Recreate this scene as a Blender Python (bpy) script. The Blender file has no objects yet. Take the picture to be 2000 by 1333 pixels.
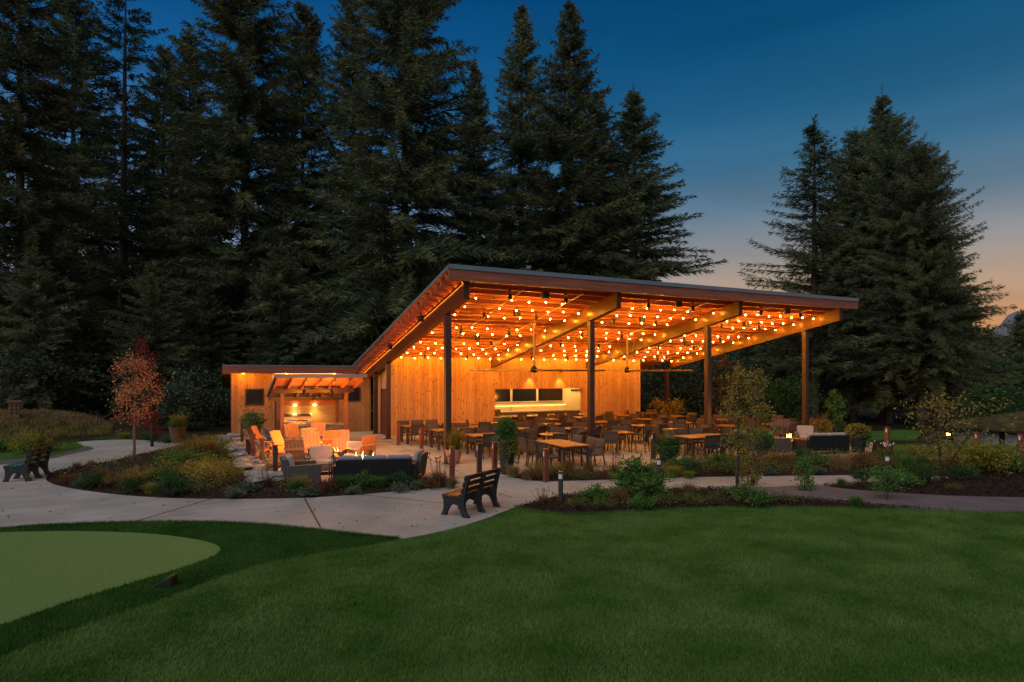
import bpy, bmesh, math, random
import numpy as np
from mathutils import Vector, Matrix
R = math.radians
S = bpy.context.scene
COL = S.collection
# ------------------------------------------------------------------ camera
YAW = 25.5; FPX = 1150.0; HOR = 730.0; CAMZ = 3.0
cam_d = bpy.data.cameras.new("camera"); cam = bpy.data.objects.new("camera", cam_d); COL.objects.link(cam)
cam.location = (0, 0, CAMZ); cam.rotation_euler = (R(90), 0, R(-YAW))
cam_d.sensor_width = 36; cam_d.lens = 36 * FPX / 2000; cam_d.shift_y = (HOR - 666.5) / 2000
cam_d.clip_end = 6000; cam_d.clip_start = 0.1
S.camera = cam
SA, CA = math.sin(R(YAW)), math.cos(R(YAW))
def G(px, py, z=0.0):
    """ground (or height z) point seen at a photo position, used to survey the plan"""
    d = (CAMZ - z) * FPX / (py - HOR); l = (px - 1000) / FPX * d
    return (SA * d + CA * l, CA * d - SA * l)
def D(px, d):
    l = (px - 1000) / FPX * d
    return (SA * d + CA * l, CA * d - SA * l)
# ------------------------------------------------------------------ world, sun, exposure
S.view_settings.view_transform = 'Standard'; S.view_settings.look = 'None'
S.view_settings.exposure = 0; S.view_settings.gamma = 1
S.render.engine = 'CYCLES'
S.cycles.max_bounces = 6; S.cycles.diffuse_bounces = 3; S.cycles.glossy_bounces = 2
S.cycles.transmission_bounces = 3; S.cycles.transparent_max_bounces = 6
S.cycles.caustics_reflective = False; S.cycles.caustics_refractive = False
S.cycles.use_denoising = True; S.cycles.sample_clamp_indirect = 4.0
def lin(c):
    return tuple(((x / 255) / 12.92 if x / 255 <= .04045 else ((x / 255 + .055) / 1.055) ** 2.4) for x in c)
W = bpy.data.worlds.new("World"); S.world = W; W.use_nodes = True
wn = W.node_tree.nodes; wl = W.node_tree.links; wn.clear()
tc = wn.new('ShaderNodeTexCoord'); sep = wn.new('ShaderNodeSeparateXYZ'); wl.new(tc.outputs['Generated'], sep.inputs[0])
def ramp(nodes, stops):
    r = nodes.new('ShaderNodeValToRGB'); e = r.color_ramp.elements
    while len(e) > 1: e.remove(e[-1])
    e[0].position = stops[0][0]; e[0].color = (*stops[0][1], 1)
    for p, c in stops[1:]:
        k = e.new(p); k.color = (*c, 1)
    return r
warm = ramp(wn, [(0, lin((205, 128, 66))), (.085, lin((192, 144, 106))), (.135, lin((169, 146, 128))), (.185, lin((138, 137, 139))),
                 (.245, lin((94, 119, 138))), (.31, lin((56, 100, 130))), (.38, lin((31, 87, 122))), (.47, lin((10, 71, 108))), (.62, lin((0, 50, 94))), (1, lin((0, 34, 70)))])
cool = ramp(wn, [(0, lin((150, 136, 146))), (.1, lin((146, 146, 168))), (.2, lin((122, 140, 168))), (.3, lin((66, 112, 158))),
                 (.42, lin((20, 86, 140))), (.55, lin((4, 64, 115))), (1, lin((0, 36, 74)))])
wl.new(sep.outputs['Z'], warm.inputs[0]); wl.new(sep.outputs['Z'], cool.inputs[0])
dt = wn.new('ShaderNodeVectorMath'); dt.operation = 'DOT_PRODUCT'; wl.new(tc.outputs['Generated'], dt.inputs[0])
sa = R(75); dt.inputs[1].default_value = (math.sin(sa), math.cos(sa), 0)
mr = wn.new('ShaderNodeMapRange'); wl.new(dt.outputs['Value'], mr.inputs[0])
mr.inputs[1].default_value = .35; mr.inputs[2].default_value = .85
mx = wn.new('ShaderNodeMix'); mx.data_type = 'RGBA'
wl.new(mr.outputs[0], mx.inputs[0]); wl.new(cool.outputs[0], mx.inputs[6]); wl.new(warm.outputs[0], mx.inputs[7])
cm = wn.new('ShaderNodeMapping'); cm.inputs['Scale'].default_value = (1.6, 1.6, 11); wl.new(tc.outputs['Generated'], cm.inputs[0])
cn = wn.new('ShaderNodeTexNoise'); cn.inputs['Scale'].default_value = 1.7; cn.inputs['Detail'].default_value = 5; wl.new(cm.outputs[0], cn.inputs['Vector'])
cr = wn.new('ShaderNodeMapRange'); wl.new(cn.outputs[0], cr.inputs[0]); cr.inputs[1].default_value = .35; cr.inputs[2].default_value = .7; cr.inputs[3].default_value = .93; cr.inputs[4].default_value = 1.10
cv = wn.new('ShaderNodeHueSaturation'); wl.new(mx.outputs[2], cv.inputs['Color']); wl.new(cr.outputs[0], cv.inputs['Value'])
bg = wn.new('ShaderNodeBackground'); wl.new(cv.outputs[0], bg.inputs[0]); bg.inputs[1].default_value = 1.12
wo = wn.new('ShaderNodeOutputWorld'); wl.new(bg.outputs[0], wo.inputs[0])
sun_d = bpy.data.lights.new("sun", 'SUN'); sun_d.energy = 2.35; sun_d.angle = R(75); sun_d.color = (1, .93, .80)
sun = bpy.data.objects.new("sun", sun_d); COL.objects.link(sun)
sun.rotation_euler = (R(42), 0, R(-YAW - 35)); sun.location = (-10, -20, 40)
# ------------------------------------------------------------------ helpers: tags
def tag(o, label=None, cat=None, group=None, kind=None):
    if label: o['label'] = label
    if cat: o['category'] = cat
    if group: o['group'] = group
    if kind: o['kind'] = kind
    return o
def thing(name, label, cat, loc=(0, 0, 0), rz=0, group=None):
    o = bpy.data.objects.new(name, None); COL.objects.link(o)
    o.location = loc; o.rotation_euler = (0, 0, rz); o.empty_display_size = .1
    return tag(o, label, cat, group)
def copy_tree(o, parent=None):
    c = o.copy(); COL.objects.link(c)
    if parent: c.parent = parent
    for ch in KIDS.get(o.name, []):
        k = copy_tree(ch, c); KIDS.setdefault(c.name, []).append(k)
    return c
KIDS = {}
def place(proto, used, loc, rz, label, group=None, scale=None):
    if used.get(proto.name): o = copy_tree(proto)
    else: o = proto; used[proto.name] = 1
    o.location = loc; o.rotation_euler = (0, 0, rz); o['label'] = label
    if group: o['group'] = group
    if scale: o.scale = scale if isinstance(scale, tuple) else (scale,) * 3
    return o
USED = {}
# ------------------------------------------------------------------ helpers: meshes
class MB:
    def __init__(s): s.v = []; s.f = []
    def add(s, vs, fs):
        n = len(s.v); s.v += [tuple(p) for p in vs]; s.f += [tuple(i + n for i in q) for q in fs]; return s
    def box(s, c, d, m=None):
        x, y, z = d[0] / 2, d[1] / 2, d[2] / 2
        vs = [(-x, -y, -z), (x, -y, -z), (x, y, -z), (-x, y, -z), (-x, -y, z), (x, -y, z), (x, y, z), (-x, y, z)]
        if m: vs = [m @ Vector(p) for p in vs]
        vs = [(p[0] + c[0], p[1] + c[1], p[2] + c[2]) for p in vs]
        return s.add(vs, [(0, 3, 2, 1), (4, 5, 6, 7), (0, 1, 5, 4), (1, 2, 6, 5), (2, 3, 7, 6), (3, 0, 4, 7)])
    def span(s, a, b):
        return s.box([(a[i] + b[i]) / 2 for i in range(3)], [abs(b[i] - a[i]) for i in range(3)])
    def bar(s, a, b, w, h, up=(0, 0, 1)):
        a, b = Vector(a), Vector(b); t = (b - a).normalized(); u = Vector(up)
        sd = t.cross(u)
        if sd.length < 1e-4: sd = t.cross(Vector((1, 0, 0)))
        sd.normalize(); n = sd.cross(t); vs = []
        for p in (a, b):
            for i, j in ((-1, -1), (1, -1), (1, 1), (-1, 1)): vs.append(p + sd * (w / 2 * i) + n * (h / 2 * j))
        return s.add(vs, [(0, 3, 2, 1), (4, 5, 6, 7), (0, 1, 5, 4), (1, 2, 6, 5), (2, 3, 7, 6), (3, 0, 4, 7)])
    def tube(s, pts, r, n=8):
        pts = [Vector(p) for p in pts]; rs = r if isinstance(r, (list, tuple)) else [r] * len(pts)
        vs = []; fs = []; ref = None
        for i, p in enumerate(pts):
            t = (pts[min(i + 1, len(pts) - 1)] - pts[max(i - 1, 0)]).normalized()
            if ref is None: ref = t.cross(Vector((.3, .2, 1)) if abs(t.z) < .9 else Vector((1, 0, 0))).normalized()
            a = (ref - t * ref.dot(t)).normalized(); b = t.cross(a); ref = a
            for k in range(n):
                q = 2 * math.pi * k / n; vs.append(p + (a * math.cos(q) + b * math.sin(q)) * rs[i])
        for i in range(len(pts) - 1):
            for k in range(n):
                fs.append((i * n + k, i * n + (k + 1) % n, (i + 1) * n + (k + 1) % n, (i + 1) * n + k))
        fs.append(tuple(reversed(range(n)))); fs.append(tuple(range((len(pts) - 1) * n, len(pts) * n)))
        return s.add(vs, fs)
    def lathe(s, prof, n=16, c=(0, 0, 0)):
        vs = []; fs = []
        for r, z in prof:
            for k in range(n):
                q = 2 * math.pi * k / n; vs.append((c[0] + r * math.cos(q), c[1] + r * math.sin(q), c[2] + z))
        for i in range(len(prof) - 1):
            for k in range(n): fs.append((i * n + k, i * n + (k + 1) % n, (i + 1) * n + (k + 1) % n, (i + 1) * n + k))
        fs.append(tuple(reversed(range(n)))); fs.append(tuple(range((len(prof) - 1) * n, len(prof) * n)))
        return s.add(vs, fs)
    def prism(s, poly, z0, z1, m=None):
        n = len(poly)
        ar = sum(poly[i][0] * poly[(i + 1) % n][1] - poly[(i + 1) % n][0] * poly[i][1] for i in range(n))
        if ar < 0: poly = poly[::-1]
        vs = [(p[0], p[1], z0) for p in poly] + [(p[0], p[1], z1) for p in poly]
        if m: vs = [tuple(m @ Vector(p)) for p in vs]
        fs = [tuple(reversed(range(n))), tuple(range(n, 2 * n))] + [(i, (i + 1) % n, n + (i + 1) % n, n + i) for i in range(n)]
        return s.add(vs, fs)
    def build(s, name, mat, parent=None, smooth=False, loc=None, bevel=0):
        me = bpy.data.meshes.new(name); me.from_pydata(s.v, [], s.f); me.update()
        if mat: me.materials.append(mat)
        if smooth: me.polygons.foreach_set('use_smooth', [True] * len(me.polygons))
        o = bpy.data.objects.new(name, me); COL.objects.link(o)
        if parent: o.parent = parent; KIDS.setdefault(parent.name, []).append(o)
        if loc: o.location = loc
        if bevel:
            b = o.modifiers.new('bevel', 'BEVEL'); b.width = bevel; b.segments = 2; b.limit_method = 'ANGLE'
        return o
def npmesh(name, V, k, mat, parent=None, smooth=False):
    """V: (N*k,3) vertices of N separate k-gons"""
    V = np.asarray(V, dtype=np.float32).reshape(-1, 3); n = len(V) // k
    me = bpy.data.meshes.new(name); me.vertices.add(len(V)); me.vertices.foreach_set('co', V.ravel())
    me.loops.add(len(V)); me.loops.foreach_set('vertex_index', np.arange(len(V), dtype=np.int32))
    me.polygons.add(n); me.polygons.foreach_set('loop_start', np.arange(0, len(V), k, dtype=np.int32))
    me.polygons.foreach_set('loop_total', np.full(n, k, dtype=np.int32))
    me.update(calc_edges=True); me.materials.append(mat)
    o = bpy.data.objects.new(name, me); COL.objects.link(o)
    if parent: o.parent = parent; KIDS.setdefault(parent.name, []).append(o)
    return o
def nrm(a): return a / np.maximum(np.linalg.norm(a, axis=1, keepdims=True), 1e-6)
def leaves(C, Dr, L, Wd, rng, mid=.45, roll=1.0):
    """diamond leaves: base C, direction Dr, length L, width Wd"""
    C = np.asarray(C, float); Dr = nrm(np.asarray(Dr, float)); n = len(C)
    L = np.broadcast_to(np.asarray(L, float), (n,))[:, None]; Wd = np.broadcast_to(np.asarray(Wd, float), (n,))[:, None]
    rv = rng.normal(size=(n, 3)) * roll + np.array([0, 0, 1.0]) * (1 - min(roll, 1) * .8)
    sd = nrm(np.cross(Dr, rv))
    V = np.stack([C, C + Dr * L * mid + sd * Wd / 2, C + Dr * L, C + Dr * L * mid - sd * Wd / 2], 1)
    return V.reshape(-1, 3)
def blades(C, H, lean, Wd, rng):
    """two-joint grass blades as quads + tip (returned as quads, tip degenerate-free)"""
    n = len(C); az = rng.uniform(0, 2 * np.pi, n); dr = np.stack([np.cos(az), np.sin(az), np.zeros(n)], 1)
    ln = lean * rng.uniform(.3, 1.2, n)[:, None]; Hh = (H * rng.uniform(.6, 1.15, n))[:, None]
    sd = np.stack([-np.sin(az), np.cos(az), np.zeros(n)], 1) * (Wd / 2)
    p1 = C + dr * ln * .3 * Hh + np.array([0, 0, .62]) * Hh
    p2 = C + dr * ln * Hh + np.array([0, 0, 1.0]) * Hh * (1 - .35 * np.minimum(ln, 1.2))
    q1 = np.stack([C - sd, C + sd, p1 + sd * .8, p1 - sd * .8], 1)
    q2 = np.stack([p1 - sd * .8, p1 + sd * .8, p2 + sd * .15, p2 - sd * .15], 1)
    return np.concatenate([q1, q2], 0).reshape(-1, 3)
def inpoly(P, poly):
    P = np.asarray(P); x, y = P[:, 0], P[:, 1]; r = np.zeros(len(P), bool); n = len(poly); j = n - 1
    for i in range(n):
        xi, yi = poly[i][:2]; xj, yj = poly[j][:2]
        c = ((yi > y) != (yj > y)) & (x < (xj - xi) * (y - yi) / ((yj - yi) or 1e-9) + xi); r ^= c; j = i
    return r
def polydist(P, poly):
    P = np.asarray(P)[:, :2]; best = np.full(len(P), 1e9); n = len(poly)
    for i in range(n):
        a = np.array(poly[i][:2]); b = np.array(poly[(i + 1) % n][:2]); ab = b - a
        t = np.clip(((P - a) @ ab) / max(ab @ ab, 1e-9), 0, 1)
        best = np.minimum(best, np.linalg.norm(P - (a + t[:, None] * ab), axis=1))
    return best
def randin(poly, n, rng):
    P = np.array([p[:2] for p in poly]); lo, hi = P.min(0), P.max(0); out = []; c = 0
    while c < n:
        q = rng.uniform(lo, hi, (n * 2 + 50, 2)); q = q[inpoly(q, poly)]; out.append(q); c += len(q)
    return np.concatenate(out)[:n]
def smoothpoly(pts, it=2):
    """Chaikin smoothing of an open list"""
    for _ in range(it):
        q = [pts[0]]
        for a, b in zip(pts, pts[1:]):
            q.append((a[0] * .75 + b[0] * .25, a[1] * .75 + b[1] * .25)); q.append((a[0] * .25 + b[0] * .75, a[1] * .25 + b[1] * .75))
        q.append(pts[-1]); pts = q
    return pts
# ------------------------------------------------------------------ helpers: materials
def newmat(name):
    m = bpy.data.materials.new(name); m.use_nodes = True; nt = m.node_tree
    return m, nt.nodes, nt.links, nt.nodes['Principled BSDF']
def mixc(n, l, fac, a, b, mode='MIX'):
    x = n.new('ShaderNodeMix'); x.data_type = 'RGBA'; x.blend_type = mode
    for sock, val in ((0, fac), (6, a), (7, b)):
        if hasattr(val, 'is_linked') or hasattr(val, 'links'): l.new(val, x.inputs[sock])
        elif sock == 0: x.inputs[0].default_value = val
        else: x.inputs[sock].default_value = (*val, 1)
    return x.outputs[2]
def coords(n, l, scale=(1, 1, 1)):
    t = n.new('ShaderNodeTexCoord'); mp = n.new('ShaderNodeMapping'); mp.inputs['Scale'].default_value = scale
    l.new(t.outputs['Object'], mp.inputs[0]); return mp.outputs[0]
def noise(n, l, co, sc, det=4, rough=.55):
    x = n.new('ShaderNodeTexNoise'); x.inputs['Scale'].default_value = sc; x.inputs['Detail'].default_value = det
    x.inputs['Roughness'].default_value = rough; l.new(co, x.inputs['Vector']); return x.outputs[0]
def mrange(n, l, v, a, b, c=0, d=1):
    x = n.new('ShaderNodeMapRange'); l.new(v, x.inputs[0])
    for i, q in enumerate((a, b, c, d)): x.inputs[i + 1].default_value = q
    return x.outputs[0]
def bumpn(n, l, bs, h, strength, dist=.01):
    b = n.new('ShaderNodeBump'); b.inputs['Strength'].default_value = strength; b.inputs['Distance'].default_value = dist
    l.new(h, b.inputs['Height']); l.new(b.outputs[0], bs.inputs['Normal'])
def sc3(c, k): return tuple(min(x * k, 1) for x in c)
def M(name, col, rough=.6, var=.25, scale=3, bump=.3, bscale=60, metal=0, spec=.3, stretch=(1, 1, 1), col2=None, objrand=0):
    m, n, l, b = newmat(name); co = coords(n, l, stretch)
    f = mrange(n, l, noise(n, l, co, scale), .3, .7)
    c = mixc(n, l, f, sc3(col, 1 - var), col2 or sc3(col, 1 + var))
    if objrand:
        oi = n.new('ShaderNodeObjectInfo'); hsv = n.new('ShaderNodeHueSaturation'); l.new(c, hsv.inputs['Color'])
        l.new(mrange(n, l, oi.outputs['Random'], 0, 1, 1 - objrand, 1 + objrand), hsv.inputs['Value']); c = hsv.outputs[0]
    l.new(c, b.inputs['Base Color']); b.inputs['Roughness'].default_value = rough
    b.inputs['Metallic'].default_value = metal; b.inputs['Specular IOR Level'].default_value = spec
    if bump: bumpn(n, l, b, noise(n, l, co, bscale, 5), bump)
    return m
def leafmat(name, c1, c2, scale=1.2, objrand=.2, trans=.25, hue=.0, fine=9):
    m, n, l, b = newmat(name); co = coords(n, l)
    f = mrange(n, l, noise(n, l, co, scale, 3), .35, .65); f2 = mrange(n, l, noise(n, l, co, fine, 2), .3, .7)
    c = mixc(n, l, f, c1, c2); c = mixc(n, l, f2, sc3c(n, l, c, .7), c)
    oi = n.new('ShaderNodeObjectInfo'); hsv = n.new('ShaderNodeHueSaturation'); l.new(c, hsv.inputs['Color'])
    l.new(mrange(n, l, oi.outputs['Random'], 0, 1, 1 - objrand, 1 + objrand), hsv.inputs['Value'])
    if hue: l.new(mrange(n, l, oi.outputs['Random'], 0, 1, .5 - hue, .5 + hue), hsv.inputs['Hue'])
    n.remove(b); df = n.new('ShaderNodeBsdfDiffuse'); tr = n.new('ShaderNodeBsdfTranslucent'); ms = n.new('ShaderNodeMixShader')
    l.new(hsv.outputs[0], df.inputs[0]); l.new(hsv.outputs[0], tr.inputs[0]); ms.inputs[0].default_value = trans
    l.new(df.outputs[0], ms.inputs[1]); l.new(tr.outputs[0], ms.inputs[2]); l.new(ms.outputs[0], n['Material Output'].inputs[0])
    return m
def sc3c(n, l, c, k):
    x = n.new('ShaderNodeMix'); x.data_type = 'RGBA'; x.blend_type = 'MULTIPLY'; x.inputs[0].default_value = 1
    l.new(c, x.inputs[6]); x.inputs[7].default_value = (k, k, k, 1); return x.outputs[2]
def emit(name, col, strength):
    m = bpy.data.materials.new(name); m.use_nodes = True; n = m.node_tree.nodes; l = m.node_tree.links; n.clear()
    e = n.new('ShaderNodeEmission'); e.inputs[0].default_value = (*col, 1); e.inputs[1].default_value = strength
    o = n.new('ShaderNodeOutputMaterial'); l.new(e.outputs[0], o.inputs[0]); return m
def boards(name, c1, c2, width=.14, axis=0, grain=2, knots=True, rough=.55, gap=.045):
    """timber boards: one tone per board, grain along axis `grain`, dark joints, knots"""
    m, n, l, b = newmat(name); t = n.new('ShaderNodeTexCoord'); sp = n.new('ShaderNodeSeparateXYZ'); l.new(t.outputs['Object'], sp.inputs[0])
    d = n.new('ShaderNodeMath'); d.operation = 'DIVIDE'; l.new(sp.outputs[axis], d.inputs[0]); d.inputs[1].default_value = width
    fl = n.new('ShaderNodeMath'); fl.operation = 'FLOOR'; l.new(d.outputs[0], fl.inputs[0])
    fr = n.new('ShaderNodeMath'); fr.operation = 'FRACT'; l.new(d.outputs[0], fr.inputs[0])
    wn_ = n.new('ShaderNodeTexWhiteNoise'); wn_.noise_dimensions = '1D'; l.new(fl.outputs[0], wn_.inputs['W'])
    st = [14, 14, 14]; st[grain] = .8
    mp = n.new('ShaderNodeMapping'); mp.inputs['Scale'].default_value = st; l.new(t.outputs['Object'], mp.inputs[0])
    gr = noise(n, l, mp.outputs[0], 1.6, 5, .6)
    big = noise(n, l, t.outputs['Object'], .9, 3)
    ad = n.new('ShaderNodeMath'); ad.operation = 'MULTIPLY_ADD'; l.new(wn_.outputs['Value'], ad.inputs[0]); ad.inputs[1].default_value = .55; l.new(mrange(n, l, gr, .25, .75, -.25, .55), ad.inputs[2])
    ad2 = n.new('ShaderNodeMath'); ad2.operation = 'ADD'; l.new(ad.outputs[0], ad2.inputs[0]); l.new(mrange(n, l, big, .3, .7, -.15, .2), ad2.inputs[1]); ad2.use_clamp = True
    c = mixc(n, l, ad2.outputs[0], c1, c2)
    if knots:
        st2 = [6.5, 6.5, 6.5]; st2[grain] = 3.2
        mp2 = n.new('ShaderNodeMapping'); mp2.inputs['Scale'].default_value = st2; l.new(t.outputs['Object'], mp2.inputs[0])
        vo = n.new('ShaderNodeTexVoronoi'); vo.inputs['Scale'].default_value = 1.0; l.new(mp2.outputs[0], vo.inputs['Vector'])
        c = mixc(n, l, mrange(n, l, vo.outputs['Distance'], .11, .25, .9, 0), c, sc3(c1, .35))
    jt = n.new('ShaderNodeMath'); jt.operation = 'LESS_THAN'; l.new(fr.outputs[0], jt.inputs[0]); jt.inputs[1].default_value = gap
    c = mixc(n, l, jt.outputs[0], c, sc3(c1, .3))
    l.new(c, b.inputs['Base Color']); b.inputs['Roughness'].default_value = rough; b.inputs['Specular IOR Level'].default_value = .3
    bumpn(n, l, b, jt.outputs[0], -.6, .006)
    return m
# palette
m_wall = boards('cedar_siding', (.36, .17, .06), (.60, .345, .145), .14, 0, 2)
m_wally = boards('cedar_siding_side', (.36, .19, .085), (.56, .34, .18), .14, 1, 2)
m_bar = boards('bar_front_timber', (.12, .07, .035), (.2, .12, .06), .16, 0, 2, False)
m_deck = boards('roof_decking', (.36, .125, .055), (.50, .20, .09), .14, 1, 0, True)
m_purlin = M('purlin_timber', (.40, .125, .06), .6, .22, 1.5, .2, 30, stretch=(.4, 6, 6), objrand=.12)
m_fascia = M('fascia_timber', (.24, .075, .04), .55, .3, 2, .2, 20, stretch=(.4, 5, 8))
m_beam = M('painted_steel_beam', (.085, .030, .012), .34, .12, 2, .06, 90, spec=.22)
m_column = M('brown_steel_column', (.045, .022, .014), .4, .15, 2, .06, 90, spec=.5)
m_flash = M('grey_metal_flashing', (.16, .19, .21), .4, .08, 1, .04, 40, metal=.3)
m_dark = M('black_powder_coat', (.012, .012, .013), .45, .2, 4, .05, 80)
m_glass = M('dark_window_glass', (.012, .013, .016), .08, .3, 1, 0, spec=.6)
m_frame = M('dark_window_frame', (.03, .022, .018), .5, .2, 4, .05)
m_plaster = M('cream_interior_wall', (.62, .52, .36), .7, .06, 2, .05)
m_steel = M('brushed_stainless_steel', (.5, .5, .5), .28, .1, 4, .05, 80, metal=1, stretch=(1, 20, 20))
m_stonec = M('grey_stone_counter', (.32, .29, .25), .4, .2, 8, .1)
m_conc = None
# ================================================================== GROUND
def concmat(name, c, warm=.0):
    m, n, l, b = newmat(name); co = coords(n, l)
    a = mrange(n, l, noise(n, l, co, .55, 6, .6), .32, .68); f = mrange(n, l, noise(n, l, co, 90, 3), .3, .7)
    st = noise(n, l, coords(n, l, (.5, 3, 1)), 1.1, 5, .6)
    cc = mixc(n, l, a, sc3(c, .72), sc3(c, 1.12)); cc = mixc(n, l, mrange(n, l, st, .52, .7, 0, .5), cc, sc3(c, .55)); cc = mixc(n, l, f, sc3c(n, l, cc, .82), cc)
    l.new(cc, b.inputs['Base Color']); b.inputs['Roughness'].default_value = .75; b.inputs['Specular IOR Level'].default_value = .25
    bumpn(n, l, b, noise(n, l, co, 140, 4), .35, .004); return m
m_path = concmat('broomed_concrete', (.29, .277, .267)); m_patio = concmat('patio_concrete', (.38, .33, .27))
m_asph = M('asphalt_path', (.085, .075, .088), .85, .25, 1.2, .6, 160)
def grassmat(name, c1, c2, c3, sc=.7):
    m, n, l, b = newmat(name); co = coords(n, l)
    a = mrange(n, l, noise(n, l, co, sc, 5, .62), .36, .66); f = mrange(n, l, noise(n, l, co, 34, 4, .7), .3, .7); st = mrange(n, l, noise(n, l, co, 2.6, 4, .6), .4, .7, 0, .7)
    cc = mixc(n, l, a, c1, c2); cc = mixc(n, l, st, cc, c3); cc = mixc(n, l, f, sc3c(n, l, cc, .55), cc)
    l.new(cc, b.inputs['Base Color']); b.inputs['Roughness'].default_value = .9; b.inputs['Specular IOR Level'].default_value = .1
    bumpn(n, l, b, noise(n, l, co, 130, 4, .7), .7, .02); return m
m_lawn = grassmat('mown_lawn', (.030, .095, .012), (.058, .145, .022), (.085, .165, .05))
m_fringe = grassmat('fringe_turf', (.024, .085, .012), (.042, .12, .018), (.05, .10, .03), 1.6)
m_green = M('putting_green_turf', (.098, .165, .045), .9, .13, 26, .9, 260, spec=.1, col2=(.114, .188, .057))
m_mulch = M('bark_mulch', (.022, .015, .0125), .9, .55, 14, 1.0, 45, spec=.1)
m_soil = M('forest_floor', (.022, .020, .012), .95, .5, .4, .6, 8, spec=.05)
m_gravel = M('dark_gravel', (.07, .065, .065), .8, .6, 30, 1, 60)
m_drysoil = M('dry_meadow_soil', (.13, .085, .045), .9, .35, 1.5, .6, 20)
def hgt(x, y):
    d = SA * x + CA * y; l = CA * x - SA * y
    q = l / np.maximum(d, 1)
    s = lambda a, b, v: np.clip((v - a) / (b - a), 0, 1) ** 2 * (3 - 2 * np.clip((v - a) / (b - a), 0, 1))
    h = -.07 - 5.0 * s(25.5, 31, d) * s(.735, .775, q)
    h = h + .95 * np.exp(-(((x + 9.5) / 4.5) ** 2 + ((y - 38) / 4.5) ** 2)) + .8 * np.exp(-(((x + 16) / 5) ** 2 + ((y - 35) / 5) ** 2))
    return h
xs = np.concatenate([np.linspace(-900, -45, 8), np.arange(-40, 72, 1.0), np.linspace(80, 900, 10)])
ys = np.concatenate([np.linspace(-60, -10, 5), np.arange(-5, 72, 1.0), np.linspace(80, 1500, 12)])
gx, gy = np.meshgrid(xs, ys); gz = hgt(gx, gy); nx, ny = len(xs), len(ys)
g = MB(); g.v = [tuple(p) for p in np.stack([gx.ravel(), gy.ravel(), gz.ravel()], 1)]
g.f = [(j * nx + i, j * nx + i + 1, (j + 1) * nx + i + 1, (j + 1) * nx + i) for j in range(ny - 1) for i in range(nx - 1)]
tag(g.build('ground', m_soil, smooth=True), kind='structure')
def sheet(name, poly, mat, z, z0=-.1, label=None):
    o = MB().prism(poly, z0, z).build(name, mat); tag(o, kind='structure'); return o
PXY = lambda pts: [G(*p) for p in pts]
low = [(-420, 1068), (0, 1035), (100, 1028), (250, 1022), (400, 1021.5), (520, 1027), (640, 1040), (720, 1050), (775, 1056)]
low2 = [(775, 1056), (800, 1054), (850, 1044), (900, 1032), (950, 1016), (990, 1000), (1010, 992), (1060, 979), (1110, 968), (1200, 958), (1301, 957), (1470, 955), (1600, 949), (1650, 947), (1750, 944), (1857, 936)]
upp = [(1857, 934.5), (1760, 930), (1617, 931), (1400, 934), (1301, 935), (1205, 939), (1120, 942), (1060, 943), (1030, 941), (1000, 935), (950, 932), (905, 945), (860, 955), (800, 961), (700, 969), (600, 976), (480, 978), (350, 977), (240, 971), (150, 959), (110, 951), (92, 943), (88, 935), (105, 922), (160, 911), (210, 905), (263, 891), (315, 881), (344, 873), (370, 867)]
upp2 = [(344, 866), (300, 863), (244, 859.5), (158, 863.5), (147, 867), (171, 872.5), (184, 876), (181, 881), (139, 889), (104, 898), (0, 912), (-420, 940)]
lowW = smoothpoly(PXY(low), 2); low2W = smoothpoly(PXY(low2), 2); uppW = smoothpoly(PXY(upp), 2); upp2W = smoothpoly(PXY(upp2), 2)
path = sheet('concrete_path', lowW + low2W + uppW + upp2W, m_path, .034)
m_joint = M('joint_shadow_line', (.05, .045, .042), .9, .2, 5, 0)  # dark colour of the concrete control joints
jb = MB()
for a, b in (((595, 977), (626, 1034)), ((412, 978), (268, 1021)), ((700, 969), (905, 990)), ((905, 990), (1000, 996)), ((905, 945), (1001, 975))):
    p, q = G(*a), G(*b); jb.bar((*p, .036), (*q, .036), .035 if a[0] < 620 else .018, .006)
o = jb.build('control_joint', m_joint, path)
patio_front = [(450, 857), (470, 880), (490, 905), (510, 930), (560, 941), (640, 943), (700, 938), (820, 934), (880, 938), (905, 947), (960, 934), (1000, 938), (1020, 925), (1060, 916), (1140, 920), (1210, 925), (1275, 908), (1330, 905), (1430, 901), (1500, 894), (1560, 893), (1660, 891), (1702, 887), (1705, 866)]
patioW = PXY(patio_front) + [(26.2, 20), (26.2, 31.6), (-.6, 31.6)]
patio = sheet('patio', patioW, m_patio, .03)
pj = MB()
for k in range(5): pj.box((9.2 + 3.8 * k - 3, 21.5, .031), (.02, 10.5, .004))
for k in range(3): pj.box((14.5, 18.8 + 3.4 * k, .0312), (17.5, .02, .004))
pj.build('control_joint', m_joint, patio)
island = smoothpoly(PXY([(105, 922), (88, 935), (92, 943), (110, 951), (150, 959), (240, 971), (350, 977), (480, 978), (600, 976), (700, 969), (800, 961), (860, 955), (903, 946)]), 2) + PXY([(880, 938), (820, 934), (700, 938), (640, 943), (560, 941), (510, 930), (490, 905), (470, 880), (450, 857)]) + PXY([(400, 860), (370, 867), (344, 873), (315, 881), (263, 891), (210, 905), (160, 911)])
rightbed = PXY([(1000, 935), (1030, 941), (1060, 943), (1120, 942), (1205, 939), (1301, 935), (1400, 934), (1617, 931), (1760, 930), (1857, 934), (1990, 926), (2060, 905), (1960, 894), (1860, 884), (1745, 884), (1660, 891), (1560, 893), (1500, 894), (1430, 901), (1330, 905), (1275, 908), (1210, 925), (1140, 920), (1060, 916), (1020, 925)])
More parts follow.
